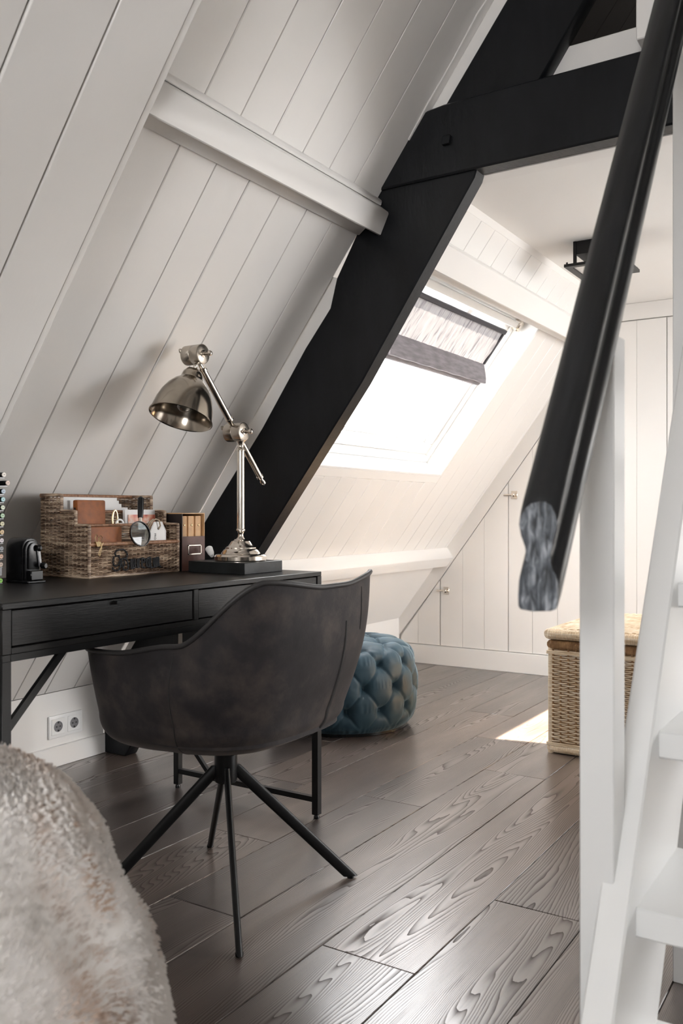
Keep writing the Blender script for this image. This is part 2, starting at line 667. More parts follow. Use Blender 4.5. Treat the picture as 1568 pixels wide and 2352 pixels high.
# far bay boards: below the skylight, above it, and beside it
y = 3.172 - 0.1345 * 5
while y < 5.0:
    a, b = max(y, YT + .06), min(y + 0.1345, 5.0)
    y += 0.1345
    if b - a < 0.01:
        continue
    if b <= W_Y0 - .06 or a >= W_Y1 + .0125:
        mb = MB()
        rbox(mb, 0.0, 2.30, a + .0006, b - .0006, -0.016, 0, PB)
        obj('plank', mb, M['wall'], wl, bevel=0.0026)
    else:
        mb = MB()
        rbox(mb, 0.0, W_S0 - 0.058, a + .0006, b - .0006, -0.016, 0, PB)
        obj('plank', mb, M['wall'], wl, bevel=0.0026)
        if b > W_Y1 + .02:
            mb = MB()
            rbox(mb, W_S0 - .0575, W_S1 + .0195, W_Y1 + .0125, b - .0006, -0.016, 0, PB)
            obj('plank', mb, M['wall'], wl, bevel=0.0012)
        mb = MB()
        rbox(mb, W_S1 + .02, 2.30, a + .0006, b - .0006, -0.016, 0, PB)
        obj('plank', mb, M['wall'], wl, bevel=0.0026)
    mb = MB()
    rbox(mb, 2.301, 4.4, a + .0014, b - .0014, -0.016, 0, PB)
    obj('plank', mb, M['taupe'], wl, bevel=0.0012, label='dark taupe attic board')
# boxed casing round the nearer rafter
cas = empty('trim_1', rp(0, 1.2, .1), 'wide white boxed casing round the nearer rafter, running up the sloped wall', 'casing', kind='structure')
for a, b, d in ((0.862, 1.056, .096), (1.059, 1.2245, .100), (1.2285, 1.388, .100), (1.3885, 1.41, .0955)):
    mb = MB()
    rbox(mb, -0.0, 4.3, a, b, d - 0.025, d)
    obj('plank', mb, M['wall'], cas, bevel=0.003)
mb = MB()
rbox(mb, 0, 4.3, 1.385, 1.409, 0.0, 0.072)
obj('side_board', mb, M['wall'], cas, bevel=0.002)
mb = MB()
rbox(mb, 0, 4.3, 0.863, 0.88, 0.0, 0.072)
obj('side_board', mb, M['wall'], cas, bevel=0.002)

# purlin, near bay and far bay
pur = empty('trim_2', rp(2.0, 1.9), 'thick white purlin crossing the sloped boards above the desk lamp', 'beam', kind='structure')


def sprism(mb, pts, y0, y1, p):
    return mb.prism([rp(s, y0, d, p) for s, d in pts], (0, y1 - y0, 0))


obj('beam', sprism(MB(), [(1.985, 0), (1.985, .081), (2.059, .066), (2.062, 0)], 1.40, YT + .002, PM), M['trim'], pur, bevel=0.004)
obj('top_moulding', sprism(MB(), [(2.0625, 0), (2.0625, .030), (2.078, .024), (2.080, 0)], 1.40, YT - .004, PM), M['trim'], pur, bevel=0.003)
obj('bottom_moulding', sprism(MB(), [(1.950, 0), (1.950, .012), (1.9845, .022), (1.9845, 0)], 1.40, YT - .004, PM), M['trim'], pur, bevel=0.003)
pur2 = empty('trim_3', rp(2.0, 3.7, 0, PB), 'white purlin crossing above the roof window', 'beam', kind='structure')
obj('beam', sprism(MB(), [(1.998, 0), (1.998, .10), (2.100, .09), (2.104, 0)], YT + .06, 4.968, PB), M['trim'], pur2, bevel=0.004)
obj('bottom_moulding', sprism(MB(), [(1.970, 0), (1.970, .03), (1.9975, .04), (1.9975, 0)], YT + .06, 4.965, PB), M['trim'], pur2, bevel=0.003)
led = empty('trim_4', rp(.5, 3.7, 0, PB), 'low white wall plate along the foot of the far slope', 'ledge', kind='structure')
obj('beam', sprism(MB(), [(0.455, 0), (0.462, .068), (0.536, .071), (0.562, 0)], YT + .06, 4.962, PB), M['trim'], led, bevel=0.004)
mb = MB()
rbox(mb, -0.02, 0.455, YT + .06, 4.98, -.012, .004, PB)
obj('lower_panel', mb, M['trim'], led)

# baseboards
bl = obj('baseboard_left', MB().box(-2.662, -2.648, -1.6, YT + .0, 0, 0.076), M['trim'], bevel=0.002, kind='structure',
         label='low white skirting board under the desk', cat='baseboard')
obj('baseboard_left', MB().box(-2.718, -2.704, YT + .06, 4.95, 0, 0.076), M['trim'], bevel=0.002, kind='structure',
    label='white skirting board behind the blue pouf', cat='baseboard')
obj('baseboard_back', MB().box(-2.705, 2.6, 4.936, 4.97, 0, 0.1155), M['trim'], bevel=0.002, kind='structure',
    label='tall white skirting board under the cupboard doors', cat='baseboard')

# ------------------------------------------------------------------ roof window
win = empty('window_1', rp(1.5, 3.6, -.1, PB), 'white framed roof window in the far sloped wall', 'window', kind='structure')
D1 = -0.115


def rsheet(mb, s0, s1, y0, y1, d0, d1):
    return rbox(mb, s0, s1, y0, y1, d0, d1, PB)


for nm, a in (('reveal', (W_S0 - .012, W_S0, W_Y0 - .012, W_Y1 + .012, D1 - .1, 0.004)), ('reveal', (W_S1, W_S1 + .012, W_Y0 - .012, W_Y1 + .012, D1 - .1, 0.004)),
              ('reveal', (W_S0, W_S1, W_Y0 - .012, W_Y0, D1 - .1, 0.004)), ('reveal', (W_S0, W_S1, W_Y1, W_Y1 + .012, D1 - .1, 0.004))):
    mb = MB()
    rsheet(mb, *a)
    obj(nm, mb, M['winframe'], win, bevel=0.002)
# architrave under the opening
mb = MB()
rsheet(mb, W_S0 - .058, W_S0 - .0125, W_Y0 - .06, W_Y1 + .0120, -.016, 0.002)
obj('sill_board', mb, M['trim'], win, bevel=0.002)


def ring(mb, s0, s1, y0, y1, wd, d0, d1):
    rsheet(mb, s0, s0 + wd, y0, y1, d0, d1)
    rsheet(mb, s1 - wd, s1, y0, y1, d0, d1)
    rsheet(mb, s0 + wd, s1 - wd, y0, y0 + wd, d0, d1)
    rsheet(mb, s0 + wd, s1 - wd, y1 - wd, y1, d0, d1)


mb = MB()
ring(mb, W_S0 + .001, W_S1 - .001, W_Y0 + .001, W_Y1 - .001, 0.040, D1 - .06, D1 + .012)
obj('outer_frame', mb, M['winframe'], win, bevel=0.006, seg=2)
sash = None
mb = MB()
ring(mb, W_S0 + .044, W_S1 - .044, W_Y0 + .044, W_Y1 - .044, 0.062, D1 - .05, D1 + .002)
sash = obj('sash', mb, M['winframe'], win, bevel=0.008, seg=2)
mb = MB()
ring(mb, W_S0 + .108, W_S1 - .108, W_Y0 + .108, W_Y1 - .108, 0.018, D1 - .045, D1 - .018)
obj('glazing_bead', mb, M['winframe'], sash, bevel=0.003)
mb = MB()
rsheet(mb, W_S0 + .10, W_S1 - .10, W_Y0 + .10, W_Y1 - .10, D1 - .040, D1 - .034)
obj('pane', mb, M['glass'], sash)
mb = MB()
rsheet(mb, W_S1 - .075, W_S1 - .042, W_Y0 + .05, W_Y1 - .05, D1 + .012, D1 + .040)
obj('ventilation_bar', mb, M['winframe'], win, bevel=0.006, seg=2)
mb = MB()
rsheet(mb, W_S1 - .085, W_S1 - .030, W_Y1 - .05, W_Y1 - .012, D1 + .012, D1 + .05)
obj('hinge', mb, M['nickel'], win, bevel=0.005)
portal('skylight_left_portal', rp((W_S0 + W_S1) / 2, (W_Y0 + W_Y1) / 2, D1 - .17, PB), NIN, UP, W_Y1 - W_Y0, W_S1 - W_S0)

# roman shade hanging in it
sh = empty('roman_shade', rp(1.87, 3.6, D1 + .03, PB), 'grey linen roman shade drawn halfway down the roof window', 'blind')
SY0, SY1 = 3.13, 4.085
DS = D1 + .036
mb = MB()
rsheet(mb, 1.862, 1.884, SY0, SY1 + .004, DS - .004, DS + .014)
obj('top_bar', mb, M['shadedark'], sh, bevel=0.003)


def cloth(u, v):
    y = SY0 + (SY1 - SY0) * u
    s = 1.864 - 0.175 * v
    d = DS + 0.004 * sin(y * 95 + 3 * sin(v * 3)) * sin(v * pi) + 0.003 * noise.noise(V((y * 30, v * 5, 1)))
    return rp(s, y, d, PB)


obj('fabric_panel', MB().grid(cloth, 150, 14), M['linen'], sh, smooth=80, normals=False)
mb = MB()
rsheet(mb, 1.69, 1.866, SY1 - .004, SY1 + .012, DS - .002, DS + .006)
obj('side_tape', mb, M['shadedark'], sh, bevel=0.001)


def fold(u, v):
    y = SY0 + (SY1 - SY0 + .012) * u
    pts = [(1.690, 0.0), (1.668, .022), (1.640, .050), (1.618, .066), (1.612, .060), (1.628, .030), (1.640, .012)]
    k = v * (len(pts) - 1)
    i = min(int(k), len(pts) - 2)
    f = k - i
    s = pts[i][0] * (1 - f) + pts[i + 1][0] * f
    d = pts[i][1] * (1 - f) + pts[i + 1][1] * f
    return rp(s + .002 * sin(y * 40) * v, y, DS + d, PB)


obj('fold', MB().grid(fold, 80, 19), M['shadegrey'], sh, smooth=60, normals=False)


def fold2(u, v):
    y = SY0 + (SY1 - SY0 - .01) * u
    a = -0.6 + v * 4.2
    return rp(1.604 + .020 * cos(a), y, DS + .026 + .024 * sin(a), PB)


obj('fold', MB().grid(fold2, 40, 14), M['shadegrey'], sh, smooth=60, normals=False)
obj('bottom_rod', MB().tube([rp(1.586, SY0, DS + .02, PB), rp(1.586, SY1 - .012, DS + .02, PB)], 0.006, 10), M['shadedark'], sh)
mb = MB()
rsheet(mb, 1.886, 1.904, 3.62, 3.66, D1 + .012, DS + .012)
obj('latch_clip', mb, M['winframe'], sh, bevel=0.002)

# ------------------------------------------------------------------ black truss
tr = empty('roof_truss', (-2.6, YT, 0), 'black painted timber roof truss with leg, collar beam and upper strut', 'beam', kind='structure')
TY = YT + .062
leg = [(-2.653, 0), (-2.54, 0.0), (-2.478, .092), (-1.895, .813), (-1.475, 1.360), (-1.083, 1.940), (-1.072, 1.975), (-1.38, 1.975), (-1.455, 1.93),
       (-1.492, 1.842), (-1.572, 1.706), (-1.597, 1.613), (-1.696, 1.491), (-1.88, 1.23), (-2.116, .937), (-2.625, .27), (-2.656, .10)]
obj('leg', MB().xz(leg, YT, TY), M['black'], tr, bevel=0.004)
col = [(-1.435, 1.96), (1.435, 1.96), (1.379, 2.036), (1.309, 2.123), (1.256, 2.165), (1.18, 2.176), (-1.18, 2.176), (-1.256, 2.168), (-1.325, 2.123), (-1.40, 2.036)]
obj('collar_beam', MB().xz(col, YT - .012, TY - .012), M['black'], tr, bevel=0.005)
strut = [(-1.185, 2.17), (-.887, 2.17), (-.887 + .72, 2.17 + .72 * 1.45), (-.43, 3.16)]
obj('strut', MB().xz(strut, YT, TY), M['black'], tr, bevel=0.004)
obj('strut', MB().xz([(-a, b) for a, b in strut], YT, TY), M['black'], tr, bevel=0.004)
obj('leg', MB().xz([(-a, b) for a, b in leg], YT, TY), M['black'], tr, bevel=0.004)
obj('bolt', MB().obox((-1.18, YT - .026, 2.048), (.026, 0, 0), (0, .016, 0), (.004, 0, .026)), M['black'], tr, bevel=0.002)
fil = empty('trim_5', (-2.3, YT + .03, .3), 'white filler board between sloped boards and black truss leg', 'filler', kind='structure')
f1 = [(-2.66, .26), (-2.60, .26), (-2.0, 1.07), (-1.697, 1.485), (-1.5975, 1.608), (-1.571, 1.71), (-1.60, 1.72)]
obj('board', MB().xz(f1, YT + .010, YT + .028), M['wall'], fil)
f2 = [(-1.28, 2.12), (-1.18, 2.172), (-.50, 3.07), (-.56, 3.07)]
obj('board', MB().xz(f2, YT + .010, YT + .028), M['trim'], fil)
mb = MB()
mb.prism([rp(2.27, YT - .018, 0), rp(2.40, YT - .024, 0), rp(2.52, YT - .022, 0), rp(2.66, YT - .030, 0), rp(2.72, YT - .022, 0), rp(3.2, YT - .022, 0), rp(3.2, YT + .01, 0), rp(2.27, YT + .01, 0)], NIN * .005)
obj('batten', mb, M['trim'], fil, bevel=0.002)

# header board behind the collar, ceiling, loft
obj('trim_6', MB().box(-1.36, 1.36, 2.495, 2.557, 1.96, 2.279), M['trim'], bevel=0.003, kind='structure',
    label='white header board behind the black collar beam', cat='board')
obj('ceiling', MB().box(-1.42, 1.42, 2.557, 5.0, ZC, ZC + .05), M['ceil'], kind='structure',
    label='flat white ceiling of the far bay', cat='ceiling')
mb = MB()
rbox(mb, 2.232, 2.262, YT + .06, 4.965, 0, .0012, PB)
obj('trim_7', mb, M['trim'], kind='structure', bevel=0.002, label='white edge board between far slope and flat ceiling', cat='trim')
obj('trim_8', MB().box(-.593, -.50, 2.36, 2.4275, 2.172, 3.0), M['trim'], bevel=0.003, kind='structure',
    label='white upright board rising above the collar beam behind the handrail', cat='board')

# ------------------------------------------------------------------ hidden envelope (right slope, gables)
PR = V((2.66, 0, .277))
NR = V((-T, 0, -1)) / HY
UR = V((-1, 0, T)) / HY


def rr(s, y, d=0):
    return PR + UR * s + NR * d + V((0, y, 0))


wr = empty('wall_right', (2.66, 1.6, 0), 'sloping white wall on the stair side', 'wall', kind='structure')
holes = [(0.45, 1.90, 3.45, 4.85)]
mb = MB()
mb.box(2.66, 2.76, -1.7, 5.1, 0, .277)
cuts = [-1.7, 3.45, 4.85, 5.1]
for a, b in zip(cuts, cuts[1:]):
    h = [k for k in holes if abs(k[2] - a) < 1e-6]
    if h:
        for s0, s1 in ((-.05, h[0][0]), (h[0][1], 4.5)):
            mb.obox(rr(s0, a, -.06), UR * (s1 - s0), (0, b - a, 0), NR * .06)
    else:
        mb.obox(rr(-.05, a, -.06), UR * 4.55, (0, b - a, 0), NR * .06)
obj('boards', mb, M['wall'], wr)
for s0, s1, y0, y1 in holes:
    portal('skylight_right_portal', rr((s0 + s1) / 2, (y0 + y1) / 2, -.08), NR, UR, y1 - y0, s1 - s0)
obj('ridge_beam', MB().box(-.3, .3, -1.7, 5.1, 3.62, 3.95), M['trim'], wr)
mb = MB()
GX0, GX1, GZ0, GZ1 = -0.55, 0.45, 1.05, 2.0
for a, b, c, d in ((-2.9, GX0, 0, 4), (GX1, 2.9, 0, 4), (GX0, GX1, 0, GZ0), (GX0, GX1, GZ1, 4)):
    mb.box(a, b, -1.7, -1.6, c, d)
obj('wall_front', mb, M['wall'], kind='structure', label='white gable wall behind the viewer', cat='wall')
portal('gable_portal', ((GX0 + GX1) / 2, -1.72, (GZ0 + GZ1) / 2), (0, 1, 0), (0, 0, 1), GX1 - GX0, GZ1 - GZ0)

# ------------------------------------------------------------------ back wall with cupboard doors
wb = empty('wall_back', (-1.5, YBACK, 0), 'white boarded end wall of the far bay', 'wall', kind='structure')
obj('wall_shell', MB().xz([(-2.9, 0), (2.9, 0), (2.9, .3), (0.1, 3.95), (-.1, 3.95), (-2.9, .3)], 4.972, 5.08), M['trim'], wb)


def diag(x):
    return .524 + 1.335 * (x + 2.427)


def board(x0, x1, ztop=1.988, off=0.0, z0=.119):
    g = 0.0005
    a, b = min(ztop, diag(x0 + g) - off), min(ztop, diag(x1 - g) - off)
    pts = [(x0 + g, z0), (x1 - g, z0)]
    if b > z0:
        pts.append((x1 - g, b))
    if a < ztop < diag(x1) - off:
        xk = -2.427 + (ztop + off - .524) / 1.335
        if x0 < xk < x1:
            pts.append((xk, ztop))
    if a > z0:
        pts.append((x0 + g, a))
    return MB().xz(pts, YBACK, YBACK + .02)


for a, b in ((-2.70, -2.5785), (-2.5785, -2.429)):
    obj('plank', board(a, b), M['trim'], wb, bevel=0.0012)
# sloping trim above the diagonal gap and board over the doors
pts = [(-2.76, .107), (-2.427 + .001, .530), (-1.328, 1.9945), (-1.328, 2.084), (-1.40, 2.084), (-2.80, .16)]
obj('sloping_board', MB().xz(pts, YBACK, YBACK + .02), M['trim'], wb, bevel=0.0012)
obj('top_board', MB().box(-1.327, 1.4, YBACK, YBACK + .02, 1.9935, 2.084), M['trim'], wb, bevel=0.0012)
DX = [-2.4245, -1.981, -1.531, -1.081, -.631, -.181, .269]
GRO = {0: (-2.275, -2.133), 1: (-1.832, -1.683), 2: (-1.385, -1.239)}
DL = ['smallest white cupboard door with slanted top, lowest under the slope',
      'second white cupboard door with slanted top, taller than its left neighbour',
      'tall white cupboard door beside the stair post', 'white cupboard door half hidden by the stair stringer',
      'white cupboard door hidden behind the stair', 'white cupboard door at the far side of the stair']
for i in range(6):
    x0, x1 = DX[i] + .0016, DX[i + 1] - .0016
    d = empty('door_%d' % (i + 1), (x0, YBACK, .119), DL[i], 'cupboard door', kind='structure')
    g = GRO.get(i, (x0 + .148, x0 + .298))
    ks = [x0, g[0], g[1], x1]
    for a, b in zip(ks, ks[1:]):
        obj('plank', board(a, b, off=.003), M['trim'], d, bevel=0.0012)
    if i in (0, 1):
        lx, lz = ((-2.384, .459), (-1.943, 1.043))[i]
        lt = obj('latch_plate', MB().box(lx - .019, lx + .019, YBACK - .004, YBACK, lz - .024, lz + .024), M['nickel'], d, bevel=0.002)
        obj('bolt', MB().tube([(lx - .062, YBACK - .010, lz), (lx + .006, YBACK - .010, lz)], .006, 10), M['nickel'], lt)
        obj('knob', MB().lathe([(.006, 0), (.006, .012), (.012, .016), (.012, .026), (.006, .030)], (lx + .004, YBACK - .004, lz), (0, -1, 0), 16), M['nickel'], lt)

# ------------------------------------------------------------------ ceiling lantern
lan = empty('ceiling_lantern', (-1.09, 3.775, ZC), 'black square flush lantern on the far ceiling behind the handrail', 'ceiling light')
LX0, LX1, LY0, LY1 = -1.215, -.965, 3.655, 3.905
obj('ceiling_plate', MB().box(LX0 + .035, LX1 - .035, LY0 + .035, LY1 - .035, ZC - .055, ZC), M['steel'], lan, bevel=0.002)
for a in (LX0 + .030, LX1 - .042):
    for b in (LY0 + .030, LY1 - .042):
        obj('rod', MB().box(a, a + .012, b, b + .012, ZC - .10, ZC - .001), M['steel'], lan)
mb = MB()
for a in ((LX0, LX1, LY0, LY0 + .028), (LX0, LX1, LY1 - .028, LY1), (LX0, LX0 + .028, LY0 + .028, LY1 - .028), (LX1 - .028, LX1, LY0 + .028, LY1 - .028)):
    mb.box(*a, ZC - .112, ZC - .100)
obj('lower_frame', mb, M['steel'], lan)
obj('diffuser', MB().box(LX0 + .026, LX1 - .026, LY0 + .026, LY1 - .026, ZC - .106, ZC - .100), M['diffuser'], lan)
for a, b in ((LX0 + .010, LY0 + .010), (LX1 - .010, LY1 - .010)):
    obj('screw', MB().lathe([(.004, 0), (.004, .008), (.002, .010)], (a, b, ZC - .100), n=10), M['steel'], lan)

# ------------------------------------------------------------------ wall socket
so = empty('wall_socket', (-2.66, 2.25, .11), 'white double wall socket on the knee wall under the desk', 'socket')
obj('frame', MB().box(-2.66, -2.650, 2.172, 2.327, .106, .190), M['whiteplastic'], so, bevel=0.004, seg=2)
for k in (2.211, 2.286):
    ins = obj('insert', MB().box(-2.652, -2.6485, k - .030, k + .030, .119, .178), M['whiteplastic'], so, bevel=0.001)
    obj('recess', MB().lathe([(.0195, 0), (.0195, .0012), (.017, .0014), (.0165, .0004)], (-2.6486, k, .1485), (1, 0, 0), 28), M['acryl'], ins)
    mb = MB()
    for dy in (-.008, .008):
        mb.lathe([(.0028, 0), (.0028, .001)], (-2.6476, k + dy, .1485), (1, 0, 0), 12)
    for dz in (-.0155, .0155):
        mb.box(-2.6486, -2.6466, k - .003, k + .003, .1485 + dz - .0035, .1485 + dz + .0035)
    obj('contact', mb, M['darkhole'], ins)

# ------------------------------------------------------------------ desk
DX0, DX1, DY0, DY1 = -2.115, -1.52, 1.130, 2.276
dk = empty('desk', ((DX0 + DX1) / 2, (DY0 + DY1) / 2, 0), 'black oak writing desk with two drawers on a thin steel frame', 'desk')
obj('desktop', MB().box(DX0, DX1, DY0, DY1, .7465, .76), M['desk'], dk, bevel=0.0015)
mb = MB()
mb.box(DX0, DX1 - .022, DY0, DY0 + .018, .658, .7465)
mb.box(DX0, DX1 - .022, DY1 - .018, DY1, .658, .7465)
mb.box(DX0, DX0 + .018, DY0 + .018, DY1 - .018, .658, .7465)
mb.box(DX0 + .018, DX1 - .022, DY0 + .018, DY1 - .018, .658, .666)
obj('carcass', mb, M['desk'], dk)
mb = MB()
mb.box(DX1 - .022, DX1, DY0, DY0 + .022, .656, .7465)
mb.box(DX1 - .022, DX1, DY1 - .022, DY1, .656, .7465)
mb.box(DX1 - .022, DX1, 1.6955, 1.7125, .669, .7465)
mb.box(DX1 - .022, DX1, DY0 + .022, DY1 - .022, .656, .669)
obj('front_frame', mb, M['desk'], dk, bevel=0.001)
for a, b in ((1.1545, 1.693), (1.715, 2.2515)):
    dr = obj('drawer', MB().box(DX1 - .022, DX1 - .003, a, b, .6715, .7440), M['desk'], dk, bevel=0.0012)
    c = (a + b) / 2 + .017
    obj('handle', MB().box(DX1 - .004, DX1 + .010, c - .014, c + .014, .7385, .7415).box(DX1 + .007, DX1 + .010, c - .014, c + .014, .734, .7385), M['steel'], dr)
mb = MB()
for a in ((DX0, DX1, DY0, DY0 + .02), (DX0, DX1, DY1 - .02, DY1), (DX0, DX0 + .02, DY0 + .02, DY1 - .02), (DX1 - .02, DX1, DY0 + .02, DY1 - .02)):
    mb.box(*a, .641, .656)
obj('top_frame', mb, M['steel'], dk, bevel=0.001)
for a in (DX0, DX1 - .022):
    for b in (DY0, DY1 - .022):
        lg = obj('leg', MB().box(a, a + .022, b, b + .022, .012, .642), M['steel'], dk, bevel=0.001)
        obj('foot', MB().lathe([(.009, 0), (.009, .006), (.006, .012)], (a + .011, b + .011, 0), n=14), M['blackplastic'], lg)
for b in (DY0 + .003, DY1 - .019):
    obj('bottom_rail', MB().box(DX0 + .022, DX1 - .022, b, b + .016, .050, .066), M['steel'], dk)


def bar(p, q, w, d=None):
    p, q = V(p), V(q)
    t = (q - p).normalized()
    a = V((0, 0, 1))
    s = t.cross(a).normalized()
    u = s.cross(t).normalized()
    d = d or w
    return MB().obox(p - s * w / 2 - u * d / 2, s * w, u * d, q - p)


xb = DX1 - .011
obj('brace', bar((xb, DY0 + .018, .503), (xb, DY0 + .160, .645), .010, .016), M['steel'], dk)
obj('brace', bar((xb, DY1 - .018, .503), (xb, DY1 - .160, .645), .010, .016), M['steel'], dk)
for b in (DY0 + .011, DY1 - .011):
    obj('brace', bar((DX0 + .02, b, .205), (DX0 + .155, b, .066), .012, .014), M['steel'], dk)

# ------------------------------------------------------------------ swivel chair
CX, CY = -1.39, 1.712
HX, HYY = -1.43, 1.712
ch = empty('swivel_chair', (HX, HYY, 0), 'charcoal microfibre swivel tub chair on four splayed black legs at the desk', 'chair')


def sstep(a, b, x):
    t = min(1, max(0, (x - a) / (b - a)))
    return t * t * (3 - 2 * t)


def edge(a):
    """top edge of the shell at angle a (0 = back)"""
    A = abs((a + pi) % (2 * pi) - pi) * 180 / pi
    z = .792 - .020 * (1 - sstep(8, 42, A))
    z -= .142 * sstep(40, 78, A)
    z -= .030 * sstep(76, 118, A)
    z -= .165 * sstep(136, 152, A)
    # plan radius: superellipse, deeper towards the back
    ca, sa = cos(a), sin(a)
    hx = .285 if ca > 0 else .275
    hy = .290
    n = 3.0 + 1.4 * sstep(60, 120, A)
    r = (abs(ca / hx) ** n + abs(sa / hy) ** n) ** (-1 / n)
    r *= 1 + .03 * sstep(20, 44, A) * (1 - sstep(50, 80, A))
    r *= 1 + .05 * sstep(112, 132, A) * (1 - sstep(134, 150, A))
    return r, z


def shell(a, v, off=0.0):
    """v 0 = under the hub, 1 = top edge"""
    r, z = edge(a)
    ca = cos(a)
    A = abs((a + pi) % (2 * pi) - pi) * 180 / pi
    kb = .80 + .16 * sstep(40, 90, A) - .035 * sstep(105, 130, A)          # how far the wall leans
    rb = r * kb
    z0, zb = .374, .470
    zb = min(zb, z - .02) if A > 140 else zb
    fx = -.04 * (1 - sstep(0, .5, v))
    if v < .5:
        q = v / .5 * pi / 2
        rad = rb * (sin(q) ** (.85 - .27 * sstep(80, 125, A)))
        zz = z0 + (zb - z0) * (1 - cos(q)) ** 1.25
    else:
        t = (v - .5) / .5
        rad = rb + (r - rb) * t + .018 * sin(pi * t) * (1 - .9 * sstep(80, 120, A))
        zz = zb + (z - zb) * t
    rad = max(0.0, rad - off)
    return V((CX + fx + rad * cos(a), CY + rad * sin(a), zz + (off * 1.2 if v < .5 else 0)))


NU, NVV = 112, 40
mb = MB()
mb.grid(lambda u, v: shell(u * 2 * pi, .02 + .98 * v), NU, NVV, cu=True)
mb.f.append(tuple(range(NU - 1, -1, -1)))
obj('shell', mb, M['micro'], ch, smooth=70, normals=False)


def inner(u, v):
    a = u * 2 * pi
    # from top edge inward and down to the seat
    r, z = edge(a)
    p = shell(a, 1.0)
    q = shell(a, max(.5, 1 - .5 * v))
    t = sstep(0, .12, v)
    d = V((cos(a), sin(a), 0))
    return q - d * (.040 * t) + V((0, 0, .004 * sin(v * 8 + a * 9) * t * (v > .1)))


obj('lining', MB().grid(inner, NU, 16, cu=True), M['micro'], ch, smooth=70, normals=False)
mb = MB()


def pad(u, v):
    a = u * 2 * pi
    r = shell(a, .5)
    c = V((CX, CY, 0))
    d = V((r.x - CX, r.y - CY, 0))
    k = v / .75 if v < .75 else 1.0
    zt = .492 - .02 * (k ** 6)
    if v >= .75:
        zt = .472 - (v - .75) / .25 * .05
    kk = min(k, .93)
    return V((CX + d.x * kk, CY + d.y * kk, zt if v > 0 else .492))


obj('seat_cushion', MB().grid(pad, 64, 14, cu=True), M['micro'], ch, smooth=70, normals=False)
pth = [shell(2 * pi * i / 120, 1.0) + V((0, 0, .002)) for i in range(120)]
obj('edge_piping', MB().tube(pth, .0062, 8, closed=True), M['piping'], ch, smooth=60)
for a0, v0, v1, r in ((8, .24, .86, .0042), (-78, .22, .97, .0016), (78, .22, .97, .0016), (24, .80, .97, .0014)):
    pth = []
    for i in range(24):
        v = v0 + (v1 - v0) * i / 23
        a = radians(a0 + (3 if a0 > 0 else -3) * sin(v * 3) * (1 if a0 != 8 else 1.5))
        p = shell(a, v)
        pth.append(p + (p - V((CX, CY, p.z))).normalized() * .0008)
    obj('seam', MB().tube(pth, [r * (0.4 + .6 * sin(pi * (i + .5) / 24)) for i in range(24)], 6), M['piping'], ch)
obj('hub', MB().lathe([(.026, .272), (.0285, .276), (.0285, .352), (.034, .358), (.040, .372)], (HX, HYY, 0), n=28), M['steel'], ch)
obj('adjuster_screw', MB().lathe([(.007, 0), (.009, .004), (.009, .010), (.005, .014)], (HX + .026, HYY - .010, .352), (.85, -.5, 0), 12), M['blackplastic'], ch)
for fx, fy in ((-1.209, 1.944), (-1.195, 1.475), (-1.652, 1.910), (-1.664, 1.512)):
    d = (V((fx, fy, 0)) - V((HX, HYY, 0)))
    L = d.length
    d.normalize()
    e = V((-d.y, d.x, 0))
    vs, fs = [], []
    ks, nn_ = (0, .04, .5, .97, 1), 18
    for kq in ks:
        c = V((HX, HYY, 0)) + d * (.016 + (L - .016) * kq) + V((0, 0, .312 * (1 - kq) + .005 * kq))
        ra, rb = .0205 - .0015 * kq, .0082 - .0006 * kq
        vs += [c + d * (ra * cos(2 * pi * q / nn_)) + e * (rb * sin(2 * pi * q / nn_)) for q in range(nn_)]
    for q in range(len(ks) - 1):
        for p in range(nn_):
            p2 = (p + 1) % nn_
            fs.append((q * nn_ + p, q * nn_ + p2, (q + 1) * nn_ + p2, (q + 1) * nn_ + p))
    fs += [tuple(range(nn_ - 1, -1, -1)), tuple((len(ks) - 1) * nn_ + p for p in range(nn_))]
    lg = obj('leg', MB().add(vs, fs), M['steel'], ch)
    obj('foot', MB().lathe([(.0085, 0), (.009, .002), (.009, .006)], (fx, fy, 0), n=16), M['blackplastic'], lg)

# ------------------------------------------------------------------ tufted pouf
PX, PY, PRR, PH = -2.138, 3.375, .335, .382
po = empty('tufted_pouf', (PX, PY, 0), 'round petrol blue velvet pouf with deep button tufting beside the low wall', 'pouf')
prof = [(.300, .012), (.322, .03)]
for i in range(10):
    prof.append((.328 + .012 * sin(pi * i / 9), .045 + .235 * i / 9))
for i in range(1, 13):
    q = i / 12 * pi / 2
    prof.append((.328 - .085 + .085 * cos(q), .282 + .085 * sin(q)))
for i in range(1, 15):
    k = i / 14
    prof.append((.243 * (1 - k) + .0005, .367 + .012 * sin(pi / 2 * k)))
prof = [(max(.0005, r_ - .012 * min(1, r_ / .2)), z_) for r_, z_ in prof]
# resample evenly
acc = [0]
for (r0, z0), (r1, z1) in zip(prof, prof[1:]):
    acc.append(acc[-1] + hypot(r1 - r0, z1 - z0))
LT = acc[-1]


def pprof(w):
    i = 0
    while i < len(acc) - 2 and acc[i + 1] < w:
        i += 1
    f = (w - acc[i]) / (acc[i + 1] - acc[i])
    return (prof[i][0] * (1 - f) + prof[i + 1][0] * f, prof[i][1] * (1 - f) + prof[i + 1][1] * f)


W0 = 0.108          # profile distance of the lowest button row
WH = 0.098          # distance between rows
NB = 26


def tuft(fu, fv):
    du = min(fu, 1 - fu)
    dv = min(fv, 1 - fv)
    c = min(du, dv)
    rb = sqrt(du * du + dv * dv)
    bul = 16 * fu * (1 - fu) * fv * (1 - fv)
    return .0065 * max(bul, 0) ** .45 + .0045 * sstep(0, .07, c) - .024 * exp(-(rb / .17) ** 2) - .008 * exp(-(rb / .34) ** 2)


